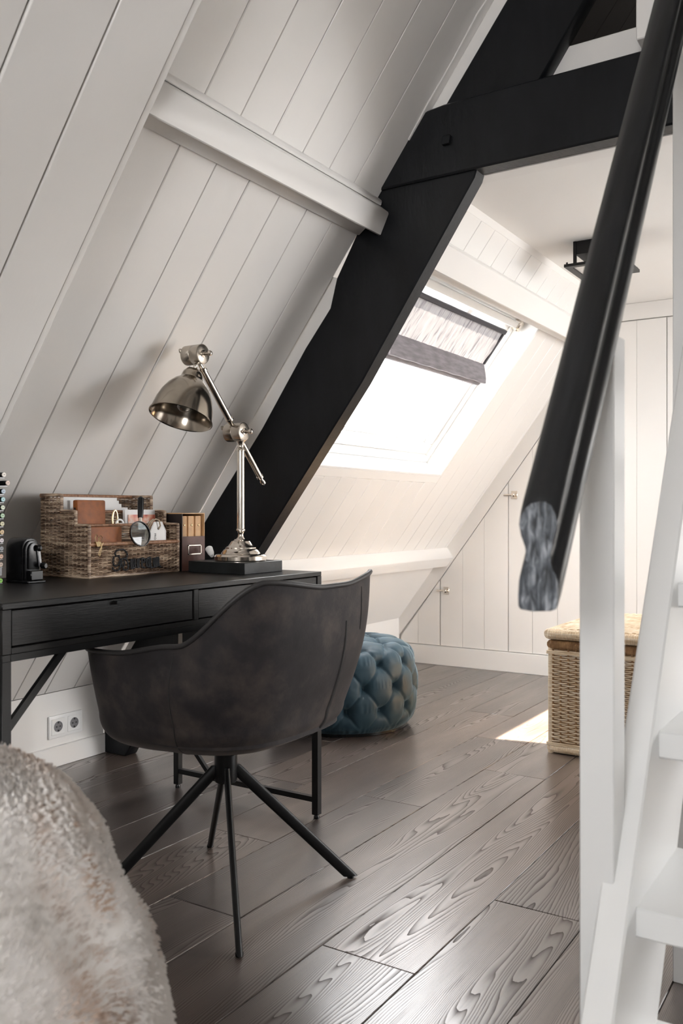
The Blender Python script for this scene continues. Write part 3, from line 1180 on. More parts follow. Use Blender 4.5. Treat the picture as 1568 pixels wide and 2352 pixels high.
def pouf_pt(u, v):
    a = u * 2 * pi
    w = LT * v
    r, z = pprof(w)
    r2, z2 = pprof(min(LT, w + .004))
    tx, tz = r2 - r, z2 - z
    l = hypot(tx, tz) or 1
    nx, nz = tz / l, -tx / l
    if w > LT - .01:
        nx, nz = 0, 1
    aa = a * NB / (2 * pi)
    row = (w - W0) / WH
    U = (aa + row / 1.0) / 1.0
    p = (aa + row) / 2
    q = (aa - row) / 2
    h = tuft(p % 1, q % 1)
    wt = sstep(W0 + 2.4 * WH, W0 + 3.1 * WH, w)
    # planar lattice on the top
    X, Y = r * cos(a) / .095, r * sin(a) / .095
    h2 = tuft((X + Y) / 2 % 1, (X - Y) / 2 % 1)
    h = h * (1 - wt) + h2 * wt
    if row < 0:                                     # straight pleats under the lowest row
        k = sstep(-1.0, -.2, row)
        h = h * k + (1 - k) * (-.004 + .010 * abs(cos(pi * aa)) ** .6 * .0)
        h *= sstep(-1.1, -.7, row)
    # gathered creases that radiate from the buttons
    h += .0012 * sin(a * 97 + 5 * sin(a * 11)) * exp(-((row * 1.0 % 1.0) / .35) ** 2) * (w < W0 + 2.6 * WH)
    return V((PX + (r + nx * h) * cos(a), PY + (r + nx * h) * sin(a), z + nz * h))


obj('cover', MB().grid(pouf_pt, 384, 128, cu=True), M['velvet'], po, smooth=75, normals=False)
for k in range(3):
    for i in range(NB):
        if (i + k) % 2:
            continue
        a = i * 2 * pi / NB
        r, z = pprof(W0 + k * WH)
        zz = z
        c = V((PX + (r - .030) * cos(a), PY + (r - .030) * sin(a), zz))
        if k == 2:
            c = V((PX + (r - .026) * cos(a), PY + (r - .026) * sin(a), zz - .026))
        obj('button', MB().lathe([(.002, -.004), (.008, 0), (.008, .002), (.005, .004), (.001, .005)], c, (cos(a), sin(a), .5 if k == 2 else 0), 10), M['velvet'], po)
for i in range(-2, 3):
    for j in range(-2, 3):
        if (i + j) % 2 or hypot(i, j) * .095 > .22:
            continue
        obj('button', MB().lathe([(.002, -.004), (.008, 0), (.008, .002), (.005, .004), (.001, .005)], (PX + i * .095, PY + j * .095, .347), (0, 0, 1), 10), M['velvet'], po)
obj('base', MB().lathe([(.285, 0), (.290, .002), (.290, .03)], (PX, PY, 0), n=48), M['blackplastic'], po)

# ------------------------------------------------------------------ rattan trunk
TX0, TX1, TY0, TY1 = -1.186, -.72, 3.372, 4.05
tk = empty('rattan_trunk', ((TX0 + TX1) / 2, (TY0 + TY1) / 2, 0), 'honey coloured rattan trunk with woven lid standing in the sun patch', 'trunk')
ZB, ZT = .045, .405


def weave(mb, P, along, L, z0, z1, out, rows, stake, r, amp, n=5, xs0=None):
    """horizontal strands woven round upright stakes. P origin, along unit vector, out unit normal"""
    along, out, P = V(along), V(out), V(P)
    ns = max(2, int(round(L / stake)))
    for k in range(rows):
        z = z0 + (z1 - z0) * (k + .5) / rows
        l0, l1 = (0, L) if xs0 is None else xs0(z)
        if l1 - l0 < .01:
            continue
        path = []
        m = max(3, int((l1 - l0) / L * ns * 4))
        for i in range(m + 1):
            s = l0 + (l1 - l0) * i / m
            ph = pi * s / (L / ns) + (pi if k % 2 else 0)
            path.append(P + along * s + out * (amp * sin(ph)) + V((0, 0, z + RND.uniform(-.0004, .0004) + .0006 * sin(s * 40 + k))))
        mb.tube(path, r * RND.uniform(.85, 1.1), n)


mb = MB()
rows = 46
weave(mb, (TX0 + .012, TY0 + .004, 0), (1, 0, 0), TX1 - TX0 - .024, ZB, ZT, (0, -1, 0), rows, .030, .0029, .0055)
weave(mb, (TX0 + .004, TY0 + .012, 0), (0, 1, 0), TY1 - TY0 - .024, ZB, ZT, (-1, 0, 0), rows, .030, .0029, .0055)
weave(mb, (TX1 - .004, TY0 + .012, 0), (0, 1, 0), TY1 - TY0 - .024, ZB, ZT, (1, 0, 0), rows, .034, .0036, .0055, n=4)
weave(mb, (TX0 + .012, TY1 - .004, 0), (1, 0, 0), TX1 - TX0 - .024, ZB, ZT, (0, 1, 0), rows, .034, .0036, .0055, n=4)
obj('woven_sides', mb, M['rattan'], tk, smooth=60, kind='stuff', normals=False)
mb = MB()
mb.box(TX0 + .016, TX1 - .016, TY0 + .016, TY0 + .020, .03, .44)
mb.box(TX0 + .016, TX1 - .016, TY1 - .020, TY1 - .016, .03, .44)
mb.box(TX0 + .016, TX0 + .020, TY0 + .020, TY1 - .020, .03, .44)
mb.box(TX1 - .020, TX1 - .016, TY0 + .020, TY1 - .020, .03, .44)
mb.box(TX0 + .02, TX1 - .02, TY0 + .02, TY1 - .02, .02, .03)
obj('lining', mb, M['rattandark'], tk)
mb = MB()
for i in range(15):
    xx = TX0 + .02 + (TX1 - TX0 - .04) * i / 14
    mb.tube([(xx, TY0 + .005, .02), (xx, TY0 + .005, .43)], .004, 6)
for i in range(21):
    yy = TY0 + .02 + (TY1 - TY0 - .04) * i / 20
    mb.tube([(TX0 + .005, yy, .02), (TX0 + .005, yy, .43)], .004, 6)
obj('stakes', mb, M['rattandark'], tk, kind='stuff')


def wrapped(mb, p, q, r, pitch=.0055, rad_amp=.12, n=10):
    p, q = V(p), V(q)
    L = (q - p).length
    m = int(L / pitch) * 3
    path, rs = [], []
    for i in range(m + 1):
        path.append(p + (q - p) * (i / m))
        rs.append(r * (1 - rad_amp * (1 if i % 3 == 0 else 0)))
    mb.tube(path, rs, n)


for z, r, nm in ((.018, .017, 'bottom_band'), (.424, .018, 'top_band')):
    mb = MB()
    cs = [(TX0 + .010, TY0 + .010), (TX1 - .010, TY0 + .010), (TX1 - .010, TY1 - .010), (TX0 + .010, TY1 - .010)]
    for a, b in zip(cs, cs[1:] + cs[:1]):
        wrapped(mb, (*a, z), (*b, z), r)
    obj(nm, mb, M['rattan'] if z < .1 else M['rattandark'], tk, smooth=30, normals=False)
for a in cs:
    mb = MB()
    mb.tube([(*a, 0), (*a, .41)], .011, 10)
    obj('corner_post', mb, M['rattan'], tk)
for z in (.398, .040):
    mb = MB()
    c2 = [(TX0 - .002, TY0 - .002), (TX1 + .002, TY0 - .002), (TX1 + .002, TY1 + .002), (TX0 - .002, TY1 + .002)]
    for off in (0, .007):
        mb.tube([(*a, z - off) for a in c2], .0034, 6, closed=True)
    obj('border_cane', mb, M['rattan'], tk, kind='stuff')
lid = empty('lid', ((TX0 + TX1) / 2, (TY0 + TY1) / 2, .442))
lid.parent = tk
lid.location = V(lid.location) - org(tk)
mb = MB()
cs2 = [(TX0 + .004, TY0 + .004), (TX1 - .004, TY0 + .004), (TX1 - .004, TY1 - .004), (TX0 + .004, TY1 - .004)]
for a, b in zip(cs2, cs2[1:] + cs2[:1]):
    wrapped(mb, (*a, .465), (*b, .465), .0215, .006)
obj('lid_rim', mb, M['rattan'], lid, smooth=30, normals=False)
mb = MB()
nn_ = 56
for k in range(nn_):
    yy = TY0 + .024 + (TY1 - TY0 - .048) * k / (nn_ - 1)
    m = 48
    path = []
    for i in range(m + 1):
        s = i / m
        path.append((TX0 + .022 + (TX1 - TX0 - .044) * s, yy, .480 + .004 * sin(pi * s * 16 + (pi if k % 2 else 0)) + .005 * sin(pi * s)))
    mb.tube(path, .0052, 5)
obj('lid_weave', mb, M['rattan'], lid, smooth=60, kind='stuff', normals=False)
obj('lid_board', MB().box(TX0 + .02, TX1 - .02, TY0 + .02, TY1 - .02, .468, .475), M['rattandark'], lid)
obj('toggle', MB().tube([(-.985, TY0 - .012, .345), (-.950, TY0 - .020, .292)], [.010, .014], 10), M['rattandark'], tk)
obj('loop', MB().tube([(-.99, TY0 - .004, .37), (-.985, TY0 - .016, .345), (-.975, TY0 - .006, .33)], .004, 6), M['rattandark'], tk)

# ------------------------------------------------------------------ stair
st = empty('attic_stair', (-.05, 1.2, 0), 'steep grey white attic stair with a thick black handrail', 'stair')
SL = 1.56
SLR = 1.40
SXO, SXI = -.364, -.321


def stringer(x0, x1):
    yf = lambda z: 1.256 + (z - .42) / SL
    wdt = .315
    pts = [(yf(0), 0), (yf(0) + wdt, 0), (2.395, .42 + (2.395 - wdt - 1.256) * SL), (2.395, .42 + (2.395 - 1.256) * SL)]
    return MB().prism([(x0, y, z) for y, z in pts], (x1 - x0, 0, 0))


obj('stringer', stringer(SXO, SXI), M['stair'], st, bevel=0.003)
obj('stringer', stringer(.27, .314), M['stair'], st, bevel=0.003)
k = 0
zt = .165
while zt < 1.75:
    yf = 1.277 + (zt - .385) / .22 * .138
    obj('tread', MB().box(SXI - .004, .274, yf, yf + .271, zt - .0415, zt), M['stair'], st, bevel=0.003)
    zt += .22
obj('post', MB().box(-.395, -.3455, 1.256, 1.313, 0, 1.195), M['stair'], st, bevel=0.002)
obj('post', MB().box(-.395, -.3455, 1.8585, 1.9155, 0, 2.04), M['stair'], st, bevel=0.002)
rprof = [(-.3606, .9588), (-.3721, .9561), (-.3799, .9497), (-.3860, .9400), (-.3878, .9300), (-.3850, .9162), (-.3800, .9030), (-.3786, .8950), (-.3805, .8860),
         (-.3850, .8720), (-.3878, .8600), (-.3890, .8415), (-.3885, .8290), (-.3860, .8250), (-.3700, .8232), (-.3480, .8250), (-.3405, .8278), (-.3390, .8330), (-.3381, .8460),
         (-.3385, .8600), (-.3410, .8690), (-.3445, .8740), (-.3475, .8850), (-.3473, .8960), (-.3440, .9120), (-.3400, .9240), (-.3392, .9340), (-.3412, .9440), (-.3470, .9540), (-.3530, .9575)]
YE = 1.0
mb = MB()
n = len(rprof)
stn = [0, .004, .012] + [.05 * i for i in range(1, 26)]
rings = []
cxr = sum(p[0] for p in rprof) / n
for q in stn:
    sc = 0.95 if q == 0 else (.985 if q < .01 else 1.0)
    rings.append([(cxr + (x - cxr) * sc, YE + q, (.8905 + (z - .8905) * sc) + q * SLR) for x, z in rprof])
vs = [p for r_ in rings for p in r_]
fs = []
for i in range(len(stn) - 1):
    for j in range(n):
        j2 = (j + 1) % n
        fs.append((i * n + j, i * n + j2, (i + 1) * n + j2, (i + 1) * n + j))
fs.append(tuple(range(n - 1, -1, -1)))
fs.append(tuple((len(stn) - 1) * n + j for j in range(n)))
mb.add(vs, fs)
hr = obj('handrail', mb, M['rail'], st, smooth=28, label='thick black moulded handrail with sawn lower end')
mb = MB().prism([(cxr + (x - cxr) * .955, YE - .0012, .8905 + (z - .8905) * .955) for x, z in rprof], (0, .003, 0))
obj('sawn_end', mb, M['endgrain'], hr, bevel=0.0008, label='worn grey streaked end grain')

# ------------------------------------------------------------------ things on the desk
ZD = .76
# wicker desk organiser
BX0, BX1, BY0, BY1 = -2.082, -1.880, 1.674, 2.030
og = empty('desk_organiser', ((BX0 + BX1) / 2, (BY0 + BY1) / 2, ZD), 'stepped grey brown wicker desk organiser lettered Bureau', 'basket')
X1, X2 = -1.937, -1.995
H1, H2, H3, HF = .905, .944, .990, .853


def side_ext(z):
    """extent of the stepped side (distance from the front) at height z"""
    if z < H1 - .004:
        return (0, BX1 - BX0)
    if z < H2 - .004:
        return (BX1 - X1, BX1 - BX0)
    return (BX1 - X2, BX1 - BX0)


mb = MB()
for yy, o in ((BY0 + .003, -1), (BY1 - .003, 1)):
    weave(mb, (BX1, yy, 0), (-1, 0, 0), BX1 - BX0, ZD + .006, H3 - .006, (0, o, 0), 46, .0165, .0023, .0030, n=4, xs0=side_ext)
weave(mb, (BX1 - .003, BY0, 0), (0, 1, 0), BY1 - BY0, ZD + .006, HF - .005, (1, 0, 0), 18, .0165, .0023, .0030, n=4)
weave(mb, (BX0 + .003, BY0, 0), (0, 1, 0), BY1 - BY0, ZD + .006, H3 - .006, (1, 0, 0), 44, .0185, .0023, .0030, n=4)
weave(mb, (X1, BY0, 0), (0, 1, 0), BY1 - BY0, ZD + .05, H1 - .004, (1, 0, 0), 16, .0185, .0026, .0026, n=4)
weave(mb, (X2, BY0, 0), (0, 1, 0), BY1 - BY0, ZD + .07, H2 - .004, (1, 0, 0), 20, .0185, .0026, .0026, n=4)
obj('wickerwork', mb, M['wicker'], og, smooth=60, kind='stuff', normals=False)
mb = MB()
for i in range(23):
    yy = BY0 + .003 + (BY1 - BY0 - .006) * i / 22
    mb.tube([(BX1 - .003, yy, ZD + .003), (BX1 - .003, yy, HF)], .0022, 5)
    mb.tube([(BX0 + .003, yy, ZD + .003), (BX0 + .003, yy, H3)], .0022, 5)
for yy in (BY0 + .003, BY1 - .003):
    for i in range(13):
        q = BX1 - .003 - (BX1 - BX0 - .006) * i / 12
        zt_ = H1 if q > X1 else (H2 if q > X2 else H3)
        mb.tube([(q, yy, ZD + .003), (q, yy, zt_)], .0022, 5)
obj('stakes', mb, M['wicker'], og, kind='stuff')
mb = MB()
mb.box(BX0 + .004, BX1 - .004, BY0 + .004, BY1 - .004, ZD + .002, ZD + .006)
obj('bottom', mb, M['wicker'], og)


def rimtube(mb, path, r=.0048):
    out, rs = [], []
    path = [V(p) for p in path]
    for a, b in zip(path, path[1:]):
        m = max(2, int((b - a).length / .003))
        for i in range(m):
            out.append(a + (b - a) * (i / m))
            rs.append(r * (1 + .10 * ((len(out)) % 2)))
    out.append(path[-1])
    rs.append(r)
    mb.tube(out, rs, 7)


for yy in (BY0 + .003, BY1 - .003):
    mb = MB()
    rimtube(mb, [(BX1 - .003, yy, ZD + .004), (BX1 - .003, yy, H1), (X1, yy, H1 + .001), (X1, yy, H2), (X2, yy, H2 + .001), (X2, yy, H3), (BX0 + .003, yy, H3 + .001)])
    obj('step_rim', mb, M['wicker'], og, smooth=60)
mb = MB()
rimtube(mb, [(BX1 - .003, BY0, HF), (BX1 - .003, BY1, HF)], .0055)
obj('front_rim', mb, M['wickerrim'], og, smooth=60)
mb = MB()
rimtube(mb, [(BX0 + .003, BY0, H3), (BX0 + .003, BY1, H3)], .0055)
rimtube(mb, [(X1, BY0, H1), (X1, BY1, H1)], .0042)
rimtube(mb, [(X2, BY0, H2), (X2, BY1, H2)], .0042)
obj('divider_rim', mb, M['wickerrim'], og, smooth=60)
mb = MB()
cs = [(BX0 + .002, BY0 + .002), (BX1 - .002, BY0 + .002), (BX1 - .002, BY1 - .002), (BX0 + .002, BY1 - .002)]
mb.tube([(*a, ZD + .004) for a in cs], .004, 7, closed=True)
obj('base_rim', mb, M['wicker'], og)

# camera-independent placing of the lettering: coordinates measured on the front panel (y, z)


def px2yz(u, v):
    D = V((-sin(PSI), cos(PSI), 0))
    R = V((cos(PSI), sin(PSI), 0))
    d = D + R * ((u - 784) / 2038) + V((0, 0, 1)) * ((1176 - v) / 2038)
    t = (BX1 + .001) / d.x
    return (d.y * t, CAM_H + d.z * t)


STROKES = [[(265, 350), (285, 300), (345, 270), (430, 262), (478, 305), (505, 365), (492, 415), (430, 440), (385, 450)], [(350, 380), (300, 392), (262, 345)],
           [(245, 395), (232, 480), (238, 560), (290, 578), (338, 550), (357, 460), (345, 385)], [(213, 600), (240, 650), (290, 672), (340, 650), (370, 590), (382, 500), (388, 440)],
           [(430, 432), (490, 452), (520, 540), (522, 620), (480, 657), (430, 642), (400, 560), (395, 480)], [(405, 610), (450, 560), (440, 480)],
           [(568, 440), (578, 628), (645, 606)], [(640, 430), (650, 612)], [(600, 445), (608, 600)],
           [(688, 432), (696, 618)], [(712, 470), (745, 432)], [(715, 440), (722, 610)],
           [(772, 430), (782, 600), (832, 606)], [(775, 432), (828, 442), (830, 500), (780, 512)],
           [(865, 440), (868, 585), (925, 602)], [(870, 440), (930, 412)], [(935, 412), (948, 612), (985, 600)], [(905, 430), (912, 590)],
           [(1000, 418), (1010, 598), (1060, 585)], [(1060, 402), (1070, 588)], [(1090, 400), (1098, 575), (1135, 590)], [(1032, 415), (1040, 590)]]
mb = MB()
for kk, s in enumerate(STROKES):
    path = []
    for (a0, b0), (a1, b1) in zip(s, s[1:]):
        for i in range(4):
            f = i / 4
            path.append((a0 + (a1 - a0) * f, b0 + (b1 - b0) * f))
    path.append(s[-1])
    P3 = []
    for i, (a, b) in enumerate(path):
        y_, z_ = px2yz(230 + a * .1212, 1230 + b * .1212)
        P3.append((BX1 + .0035 + .0012 * sin(i * 2.1), y_, z_))
    mb.tube(P3, .0030 if kk > 5 else .0024, 6)
obj('lettering', mb, M['ink'], og, label='black yarn lettering reading Bureau')

# contents of the organiser
t = empty('paper_stack', (-2.045, 1.83, ZD + .01), 'white papers and envelopes standing in the back slot of the organiser', 'paper')
for k, (y0, y1, z1, x_) in enumerate(((1.70, 1.955, .987, -2.066), (1.765, 1.955, .978, -2.058), (1.79, 1.958, .968, -2.050), (1.765, 1.975, .957, -2.040))):
    obj('sheet', MB().obox((x_, y0, ZD + .008), (.0015, 0, 0), (0, y1 - y0, 0), (-.006, 0, z1 - ZD - .008)), M['paper'], t)
obj('print', MB().obox((-2.0382, 1.80, .9), (.0004, 0, 0), (0, .165, 0), (-.0016, 0, .049)), M['greypaper'], t)
nb = empty('notebook', (-1.968, 1.74, ZD + .01), 'brown leather notebook upright in the middle slot of the organiser', 'notebook', 'brown notebooks in the organiser')
obj('cover', MB().obox((-1.973, 1.700, ZD + .012), (.020, 0, 0), (0, .104, 0), (-.004, 0, .205)), M['leather'], nb, bevel=0.005, seg=2)
obj('elastic_loop', MB().tube([(-1.966, 1.698, .955), (-1.962, 1.6955, .945), (-1.966, 1.698, .935)], .002, 6), M['blackplastic'], nb)
nb2 = empty('notebook', (-1.905, 1.75, ZD + .01), 'brown leather notebook lying low in the front slot behind a gold clip', 'notebook', 'brown notebooks in the organiser')
obj('cover', MB().obox((-1.918, 1.692, ZD + .0075), (.016, 0, 0), (0, .125, 0), (-.002, 0, .134)), M['leather'], nb2, bevel=0.004, seg=2)
# scissors
sc_ = empty('scissors', (-1.955, 1.86, ZD + .02), 'scissors with a gold and a white grip in the middle slot', 'scissors')
loop = [(-1.955, 1.838 + .010 * sin(2 * pi * i / 20), .918 + .030 * cos(2 * pi * i / 20)) for i in range(20)]
obj('grip', MB().tube(loop, .0028, 6, closed=True), M['gold'], sc_)
loop = [(-1.950, 1.852 + .015 * sin(2 * pi * i / 20), .905 + .016 * cos(2 * pi * i / 20)) for i in range(20)]
obj('grip', MB().tube(loop, .0028, 6, closed=True), M['whiteplastic'], sc_)
obj('blade', MB().obox((-1.955, 1.841, .79), (.002, 0, 0), (0, .012, 0), (0, 0, .11)), M['nickel'], sc_)
obj('ribbon_roll', MB().lathe([(.022, 0), (.022, .014), (.010, .014), (.010, 0)], (-1.956, 1.853, .889), (1, 0, 0), 24), M['whiteplastic'],
    label='white ribbon roll between magnifying glass and scissors', cat='ribbon roll')
# magnifying glass
mg = empty('magnifying_glass', (-1.895, 1.86, .85), 'magnifying glass with black handle leaning on the organiser front', 'magnifying glass')
mc = V((-1.868, 1.853, .880))
tilt = V((.985, -.05, .20)).normalized()
obj('lens', MB().lathe([(.001, -.003), (.02, -.0024), (.034, -.0008), (.034, .0008), (.02, .0024), (.001, .003)], mc, tilt, 40), M['lens'], mg)
obj('ring', MB().lathe([(.0345, -.003), (.0372, -.003), (.0372, .003), (.0345, .003), (.0345, -.003)], mc, tilt, 44, cap=False), M['blackplastic'], mg)
up_ = (V((0, .20, 1)) - tilt * V((0, .20, 1)).dot(tilt)).normalized()
obj('ferrule', MB().tube([mc + up_ * .036, mc + up_ * .050], .0055, 10), M['nickel'], mg)
obj('handle', MB().tube([mc + up_ * .048, mc + up_ * .060, mc + up_ * .095, mc + up_ * .108, mc + up_ * .112], [.0075, .0085, .0095, .0085, .004], 12), M['blackplastic'], mg)
# magazine
mz = empty('magazine', (-1.965, 1.945, ZD + .01), 'magazine with orange and blue cover photo at the right of the middle slot', 'magazine')
obj('pages', MB().obox((-1.979, 1.895, ZD + .012), (.010, 0, 0), (0, .125, 0), (-.004, 0, .178)), M['paper'], mz)
obj('cover_photo', MB().obox((-1.9675, 1.905, ZD + .012), (.0015, 0, 0), (0, .113, 0), (-.003, 0, .163)), M['print'], mz)
# gift tag
gt = empty('gift_tag', (-1.897, 1.953, ZD + .03), 'white stitched luggage tag with jute cord in the front slot', 'tag')
ty0, ty1, tz0, tz1 = 1.922, 1.990, .80, .914
tag_pts = [(ty0, tz0), (ty1, tz0), (ty1, tz0 + .086), (ty1 - .017, tz1), (ty0 + .017, tz1), (ty0, tz0 + .084)]
obj('card', MB().prism([(-1.897, a, b) for a, b in tag_pts], (-.002, 0, 0)), M['paper'], gt)
mb = MB()
for (a0, b0), (a1, b1) in zip(tag_pts[1:], tag_pts[2:] + tag_pts[:1]):
    L_ = hypot(a1 - a0, b1 - b0)
    if abs(b0 - b1) < .001:
        continue
    m = int(L_ / .0028)
    cy_, cz_ = (ty0 + ty1) / 2, (tz0 + tz1) / 2
    for i in range(m):
        f = (i + .3) / m
        y_, z_ = a0 + (a1 - a0) * f, b0 + (b1 - b0) * f
        y_ += .0026 * (1 if y_ < cy_ else -1)
        mb.box(-1.8970, -1.8966, y_ - .0004, y_ + .0004, z_ - .0008, z_ + .0006)
obj('stitching', mb, M['ink'], gt, kind='stuff')
obj('eyelet', MB().lathe([(.0035, 0), (.0035, .0006)], (-1.8969, 1.957, .893), (1, 0, 0), 16), M['ink'], gt)
cp = [(-1.896, 1.957, .892), (-1.890, 1.958, .902), (-1.889, 1.952, .918), (-1.891, 1.940, .922), (-1.894, 1.926, .914), (-1.897, 1.917, .896), (-1.900, 1.914, .87), (-1.902, 1.914, .84)]
obj('cord', MB().tube(cp, .0024, 7), M['jute'], gt)
obj('cord', MB().tube([(a - .003, b - .006, c) for a, b, c in cp[3:]], .0024, 7), M['jute'], gt)
fc = bpy.data.curves.new('lettering', 'FONT')
fc.body = 'FRO'
fc.size = .0105
fc.extrude = .0002
fo = bpy.data.objects.new('text_source', fc)
COL.objects.link(fo)
bpy.context.view_layer.update()
fm = bpy.data.meshes.new_from_object(fo)
mb = MB()
mb.v = [V((-1.8966 + p.co.z, 1.9395 + p.co.y, .8795 - p.co.x)) for p in fm.vertices]
mb.f = [tuple(p.vertices) for p in fm.polygons]
bpy.data.objects.remove(fo)
obj('lettering', mb, M['ink'], gt, smooth=0, normals=False, kind='stuff')
# gold binder clip
bc = empty('binder_clip', (-1.876, 1.705, .85), 'gold wire binder clip on the front rim of the organiser', 'clip')
for dy, l in ((0, .026), (.010, .022)):
    p = [(-1.880, 1.699 + dy, .856), (-1.882, 1.697 + dy * 1.4, .872), (-1.883, 1.702 + dy * 1.6, .856 + l), (-1.882, 1.709 + dy * 1.4, .872), (-1.879, 1.706 + dy * .6, .856)]
    obj('wire_handle', MB().tube(p, .0010, 6), M['gold'], bc)
obj('jaw', MB().prism([(-1.888, 1.694, .848), (-1.870, 1.694, .848), (-1.876, 1.694, .861), (-1.882, 1.694, .861)], (0, .018, 0)), M['gold'], bc)
obj('wire_handle', MB().tube([(-1.869, 1.714, .858), (-1.867, 1.700, .838), (-1.866, 1.694, .824), (-1.866, 1.699, .822), (-1.868, 1.709, .846)], .0010, 6), M['gold'], bc)

# magazine file with three folders
mf = empty('magazine_file', (-1.95, 2.10, ZD), 'dark brown file box with three tan folders beside the organiser', 'file box')
FX0, FX1, FY0, FY1, FZ = -2.06, -1.885, 2.047, 2.152, .937
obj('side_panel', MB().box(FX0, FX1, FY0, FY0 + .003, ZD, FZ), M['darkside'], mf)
obj('side_panel', MB().box(FX0, FX1, FY1 - .003, FY1, ZD, FZ), M['tan'], mf)
obj('back_panel', MB().box(FX0, FX0 + .003, FY0 + .003, FY1 - .003, ZD, FZ), M['mahog'], mf)
obj('top_panel', MB().box(FX0, FX1, FY0, FY1, FZ, FZ + .003), M['tan'], mf)
obj('front_panel', MB().box(FX1 - .003, FX1 + .0006, FY0 + .0005, FY1, ZD, ZD + .107), M['mahog'], mf)
mb = MB()
ly0, ly1, lz0, lz1 = FY0 + .026, FY1 - .018, ZD + .050, ZD + .080
for a in ((ly0, ly1, lz0, lz0 + .003), (ly0, ly1, lz1 - .003, lz1), (ly0, ly0 + .003, lz0, lz1), (ly1 - .003, ly1, lz0, lz1)):
    mb.box(FX1, FX1 + .003, *a)
obj('label_holder', mb, M['nickel'], mf)
for i in range(3):
    y0 = FY0 + .004 + i * .0325
    fd = obj('folder', MB().box(FX0 + .004, FX1 - .006, y0, y0 + .0265, ZD + .004, FZ - .006), M['tan'], bevel=0.004, seg=2,
             label=('first', 'second', 'third')[i] + ' tan folder from the organiser in the brown file box', cat='folder', group='tan folders in the file box')
    obj('stud', MB().lathe([(.0030, 0), (.0036, .001), (.002, .0025)], (FX1 - .0062, y0 + .013, ZD + .142), (1, 0, 0), 12), M['gold'], fd)

# slate block and task lamp
obj('slate_block', MB().box(-1.845, -1.627, 2.032, 2.218, ZD, ZD + .034), M['slate'], bevel=0.0012,
    label='black slate slab under the nickel desk lamp', cat='slab')
LXp, LYp, LZ = -1.722, 2.132, ZD + .034
lp = empty('desk_lamp', (LXp, LYp, LZ), 'polished nickel jointed desk lamp with bell shade on a slate slab', 'lamp')
base = [(.078, 0), (.080, .003), (.080, .014), (.077, .018), (.072, .021), (.060, .022), (.058, .026), (.052, .034), (.047, .037), (.046, .041), (.038, .046), (.031, .056), (.028, .060), (.022, .062), (.018, .066)]
obj('base', MB().lathe(base, (LXp, LYp, LZ), n=56), M['nickel'], lp, smooth=28)
neck = [(.012, .060), (.014, .066), (.009, .072), (.008, .080), (.010, .088), (.0135, .092), (.0135, .096), (.011, .099)]
obj('neck', MB().lathe(neck, (LXp, LYp, LZ), n=28), M['nickel'], lp)
obj('pole', MB().lathe([(.0115, .098), (.0115, .335), (.0130, .336), (.0130, .341), (.009, .346), (.009, .353), (.013, .363), (.016, .368)], (LXp, LYp, LZ), n=28), M['nickel'], lp)


def joint(c, nm):
    c = V(c)
    j = obj('joint', MB().lathe([(.026, -.032), (.0285, -.030), (.0285, -.001), (.0278, 0), (.0285, .001), (.0285, .030), (.026, .032)], c, (1, 0, 0), 40), M['brushed'], lp, label=nm)
    obj('thumb_screw', MB().lathe([(.011, .030), (.011, .034), (.006, .036), (.0045, .044), (.0045, .050), (.008, .053), (.0085, .058), (.005, .062), (.001, .063)], c, (1, 0, 0), 20), M['nickel'], j)
    obj('wing_nut', MB().lathe([(.009, -.036), (.009, -.031)], c, (1, 0, 0), 16).tube([c + V((-.036, 0, 0)), c + V((-.045, -.010, .014)), c + V((-.047, -.013, .020))], [.004, .0065, .003], 10), M['brushed'], j)
    return j


J1 = V((LXp, 2.106, 1.186))
J1 = V((LXp, LYp - .022, 1.186))
J2 = V((LXp, 1.924, 1.394))
joint(J1, 'lower swivel joint')
joint(J2, 'upper swivel joint')
dirA = (J2 - J1).normalized()
XO = V((0.0, 0, 0))
pA, pB = J1 + dirA * .026, J2 - dirA * .026
obj('upper_arm', MB().tube([pA, pA + dirA * .018, pA + dirA * .020, pA + dirA * .026, pA + dirA * .0265, pB - dirA * .030, pB - dirA * .029, pB - dirA * .022, pB - dirA * .018, pB],
                           [.006, .0085, .0125, .0125, .0105, .0105, .0125, .0125, .007, .006], 18), M['nickel'], lp)
tA, tB = J1 - dirA * .024, J1 - dirA * .212
obj('counter_arm', MB().tube([tA, J1 - dirA * .172, J1 - dirA * .173, J1 - dirA * .180, J1 - dirA * .181, J1 - dirA * .190, J1 - dirA * .194, J1 - dirA * .204, J1 - dirA * .210],
                             [.0095, .0095, .0115, .0115, .007, .006, .0085, .0085, .003], 18), M['nickel'], lp)
axS = V((0, -.37, -.93)).normalized()
S0 = J2 + V((0, .004, -.026))
obj('shade_stem', MB().tube([J2 + V((0, .002, -.022)), J2 + V((0, .003, -.030)), S0 + V((0, -.002, -.014)), S0 + axS * .024], [.010, .006, .006, .012], 16), M['nickel'], lp)
SA = S0 + axS * .018
prof_s = [(.010, 0), (.022, .004), (.029, .014), (.0315, .026), (.032, .032), (.0335, .034), (.048, .046), (.062, .064), (.074, .088), (.082, .114), (.087, .142), (.0885, .150), (.0910, .151), (.0915, .154), (.0895, .155)]
prof_i = [(.0865, .152), (.080, .114), (.072, .089), (.060, .066), (.046, .049), (.030, .038), (.012, .034)]
sd_ = obj('shade', MB().lathe(prof_s + prof_i, SA, axS, 64, cap=False), M['aged'], lp, smooth=50)
obj('bulb', MB().lathe([(.012, .040), (.013, .058), (.022, .075), (.0285, .095), (.028, .112), (.020, .127), (.008, .134), (.001, .135)], SA, axS, 28), M['bulb'], sd_)
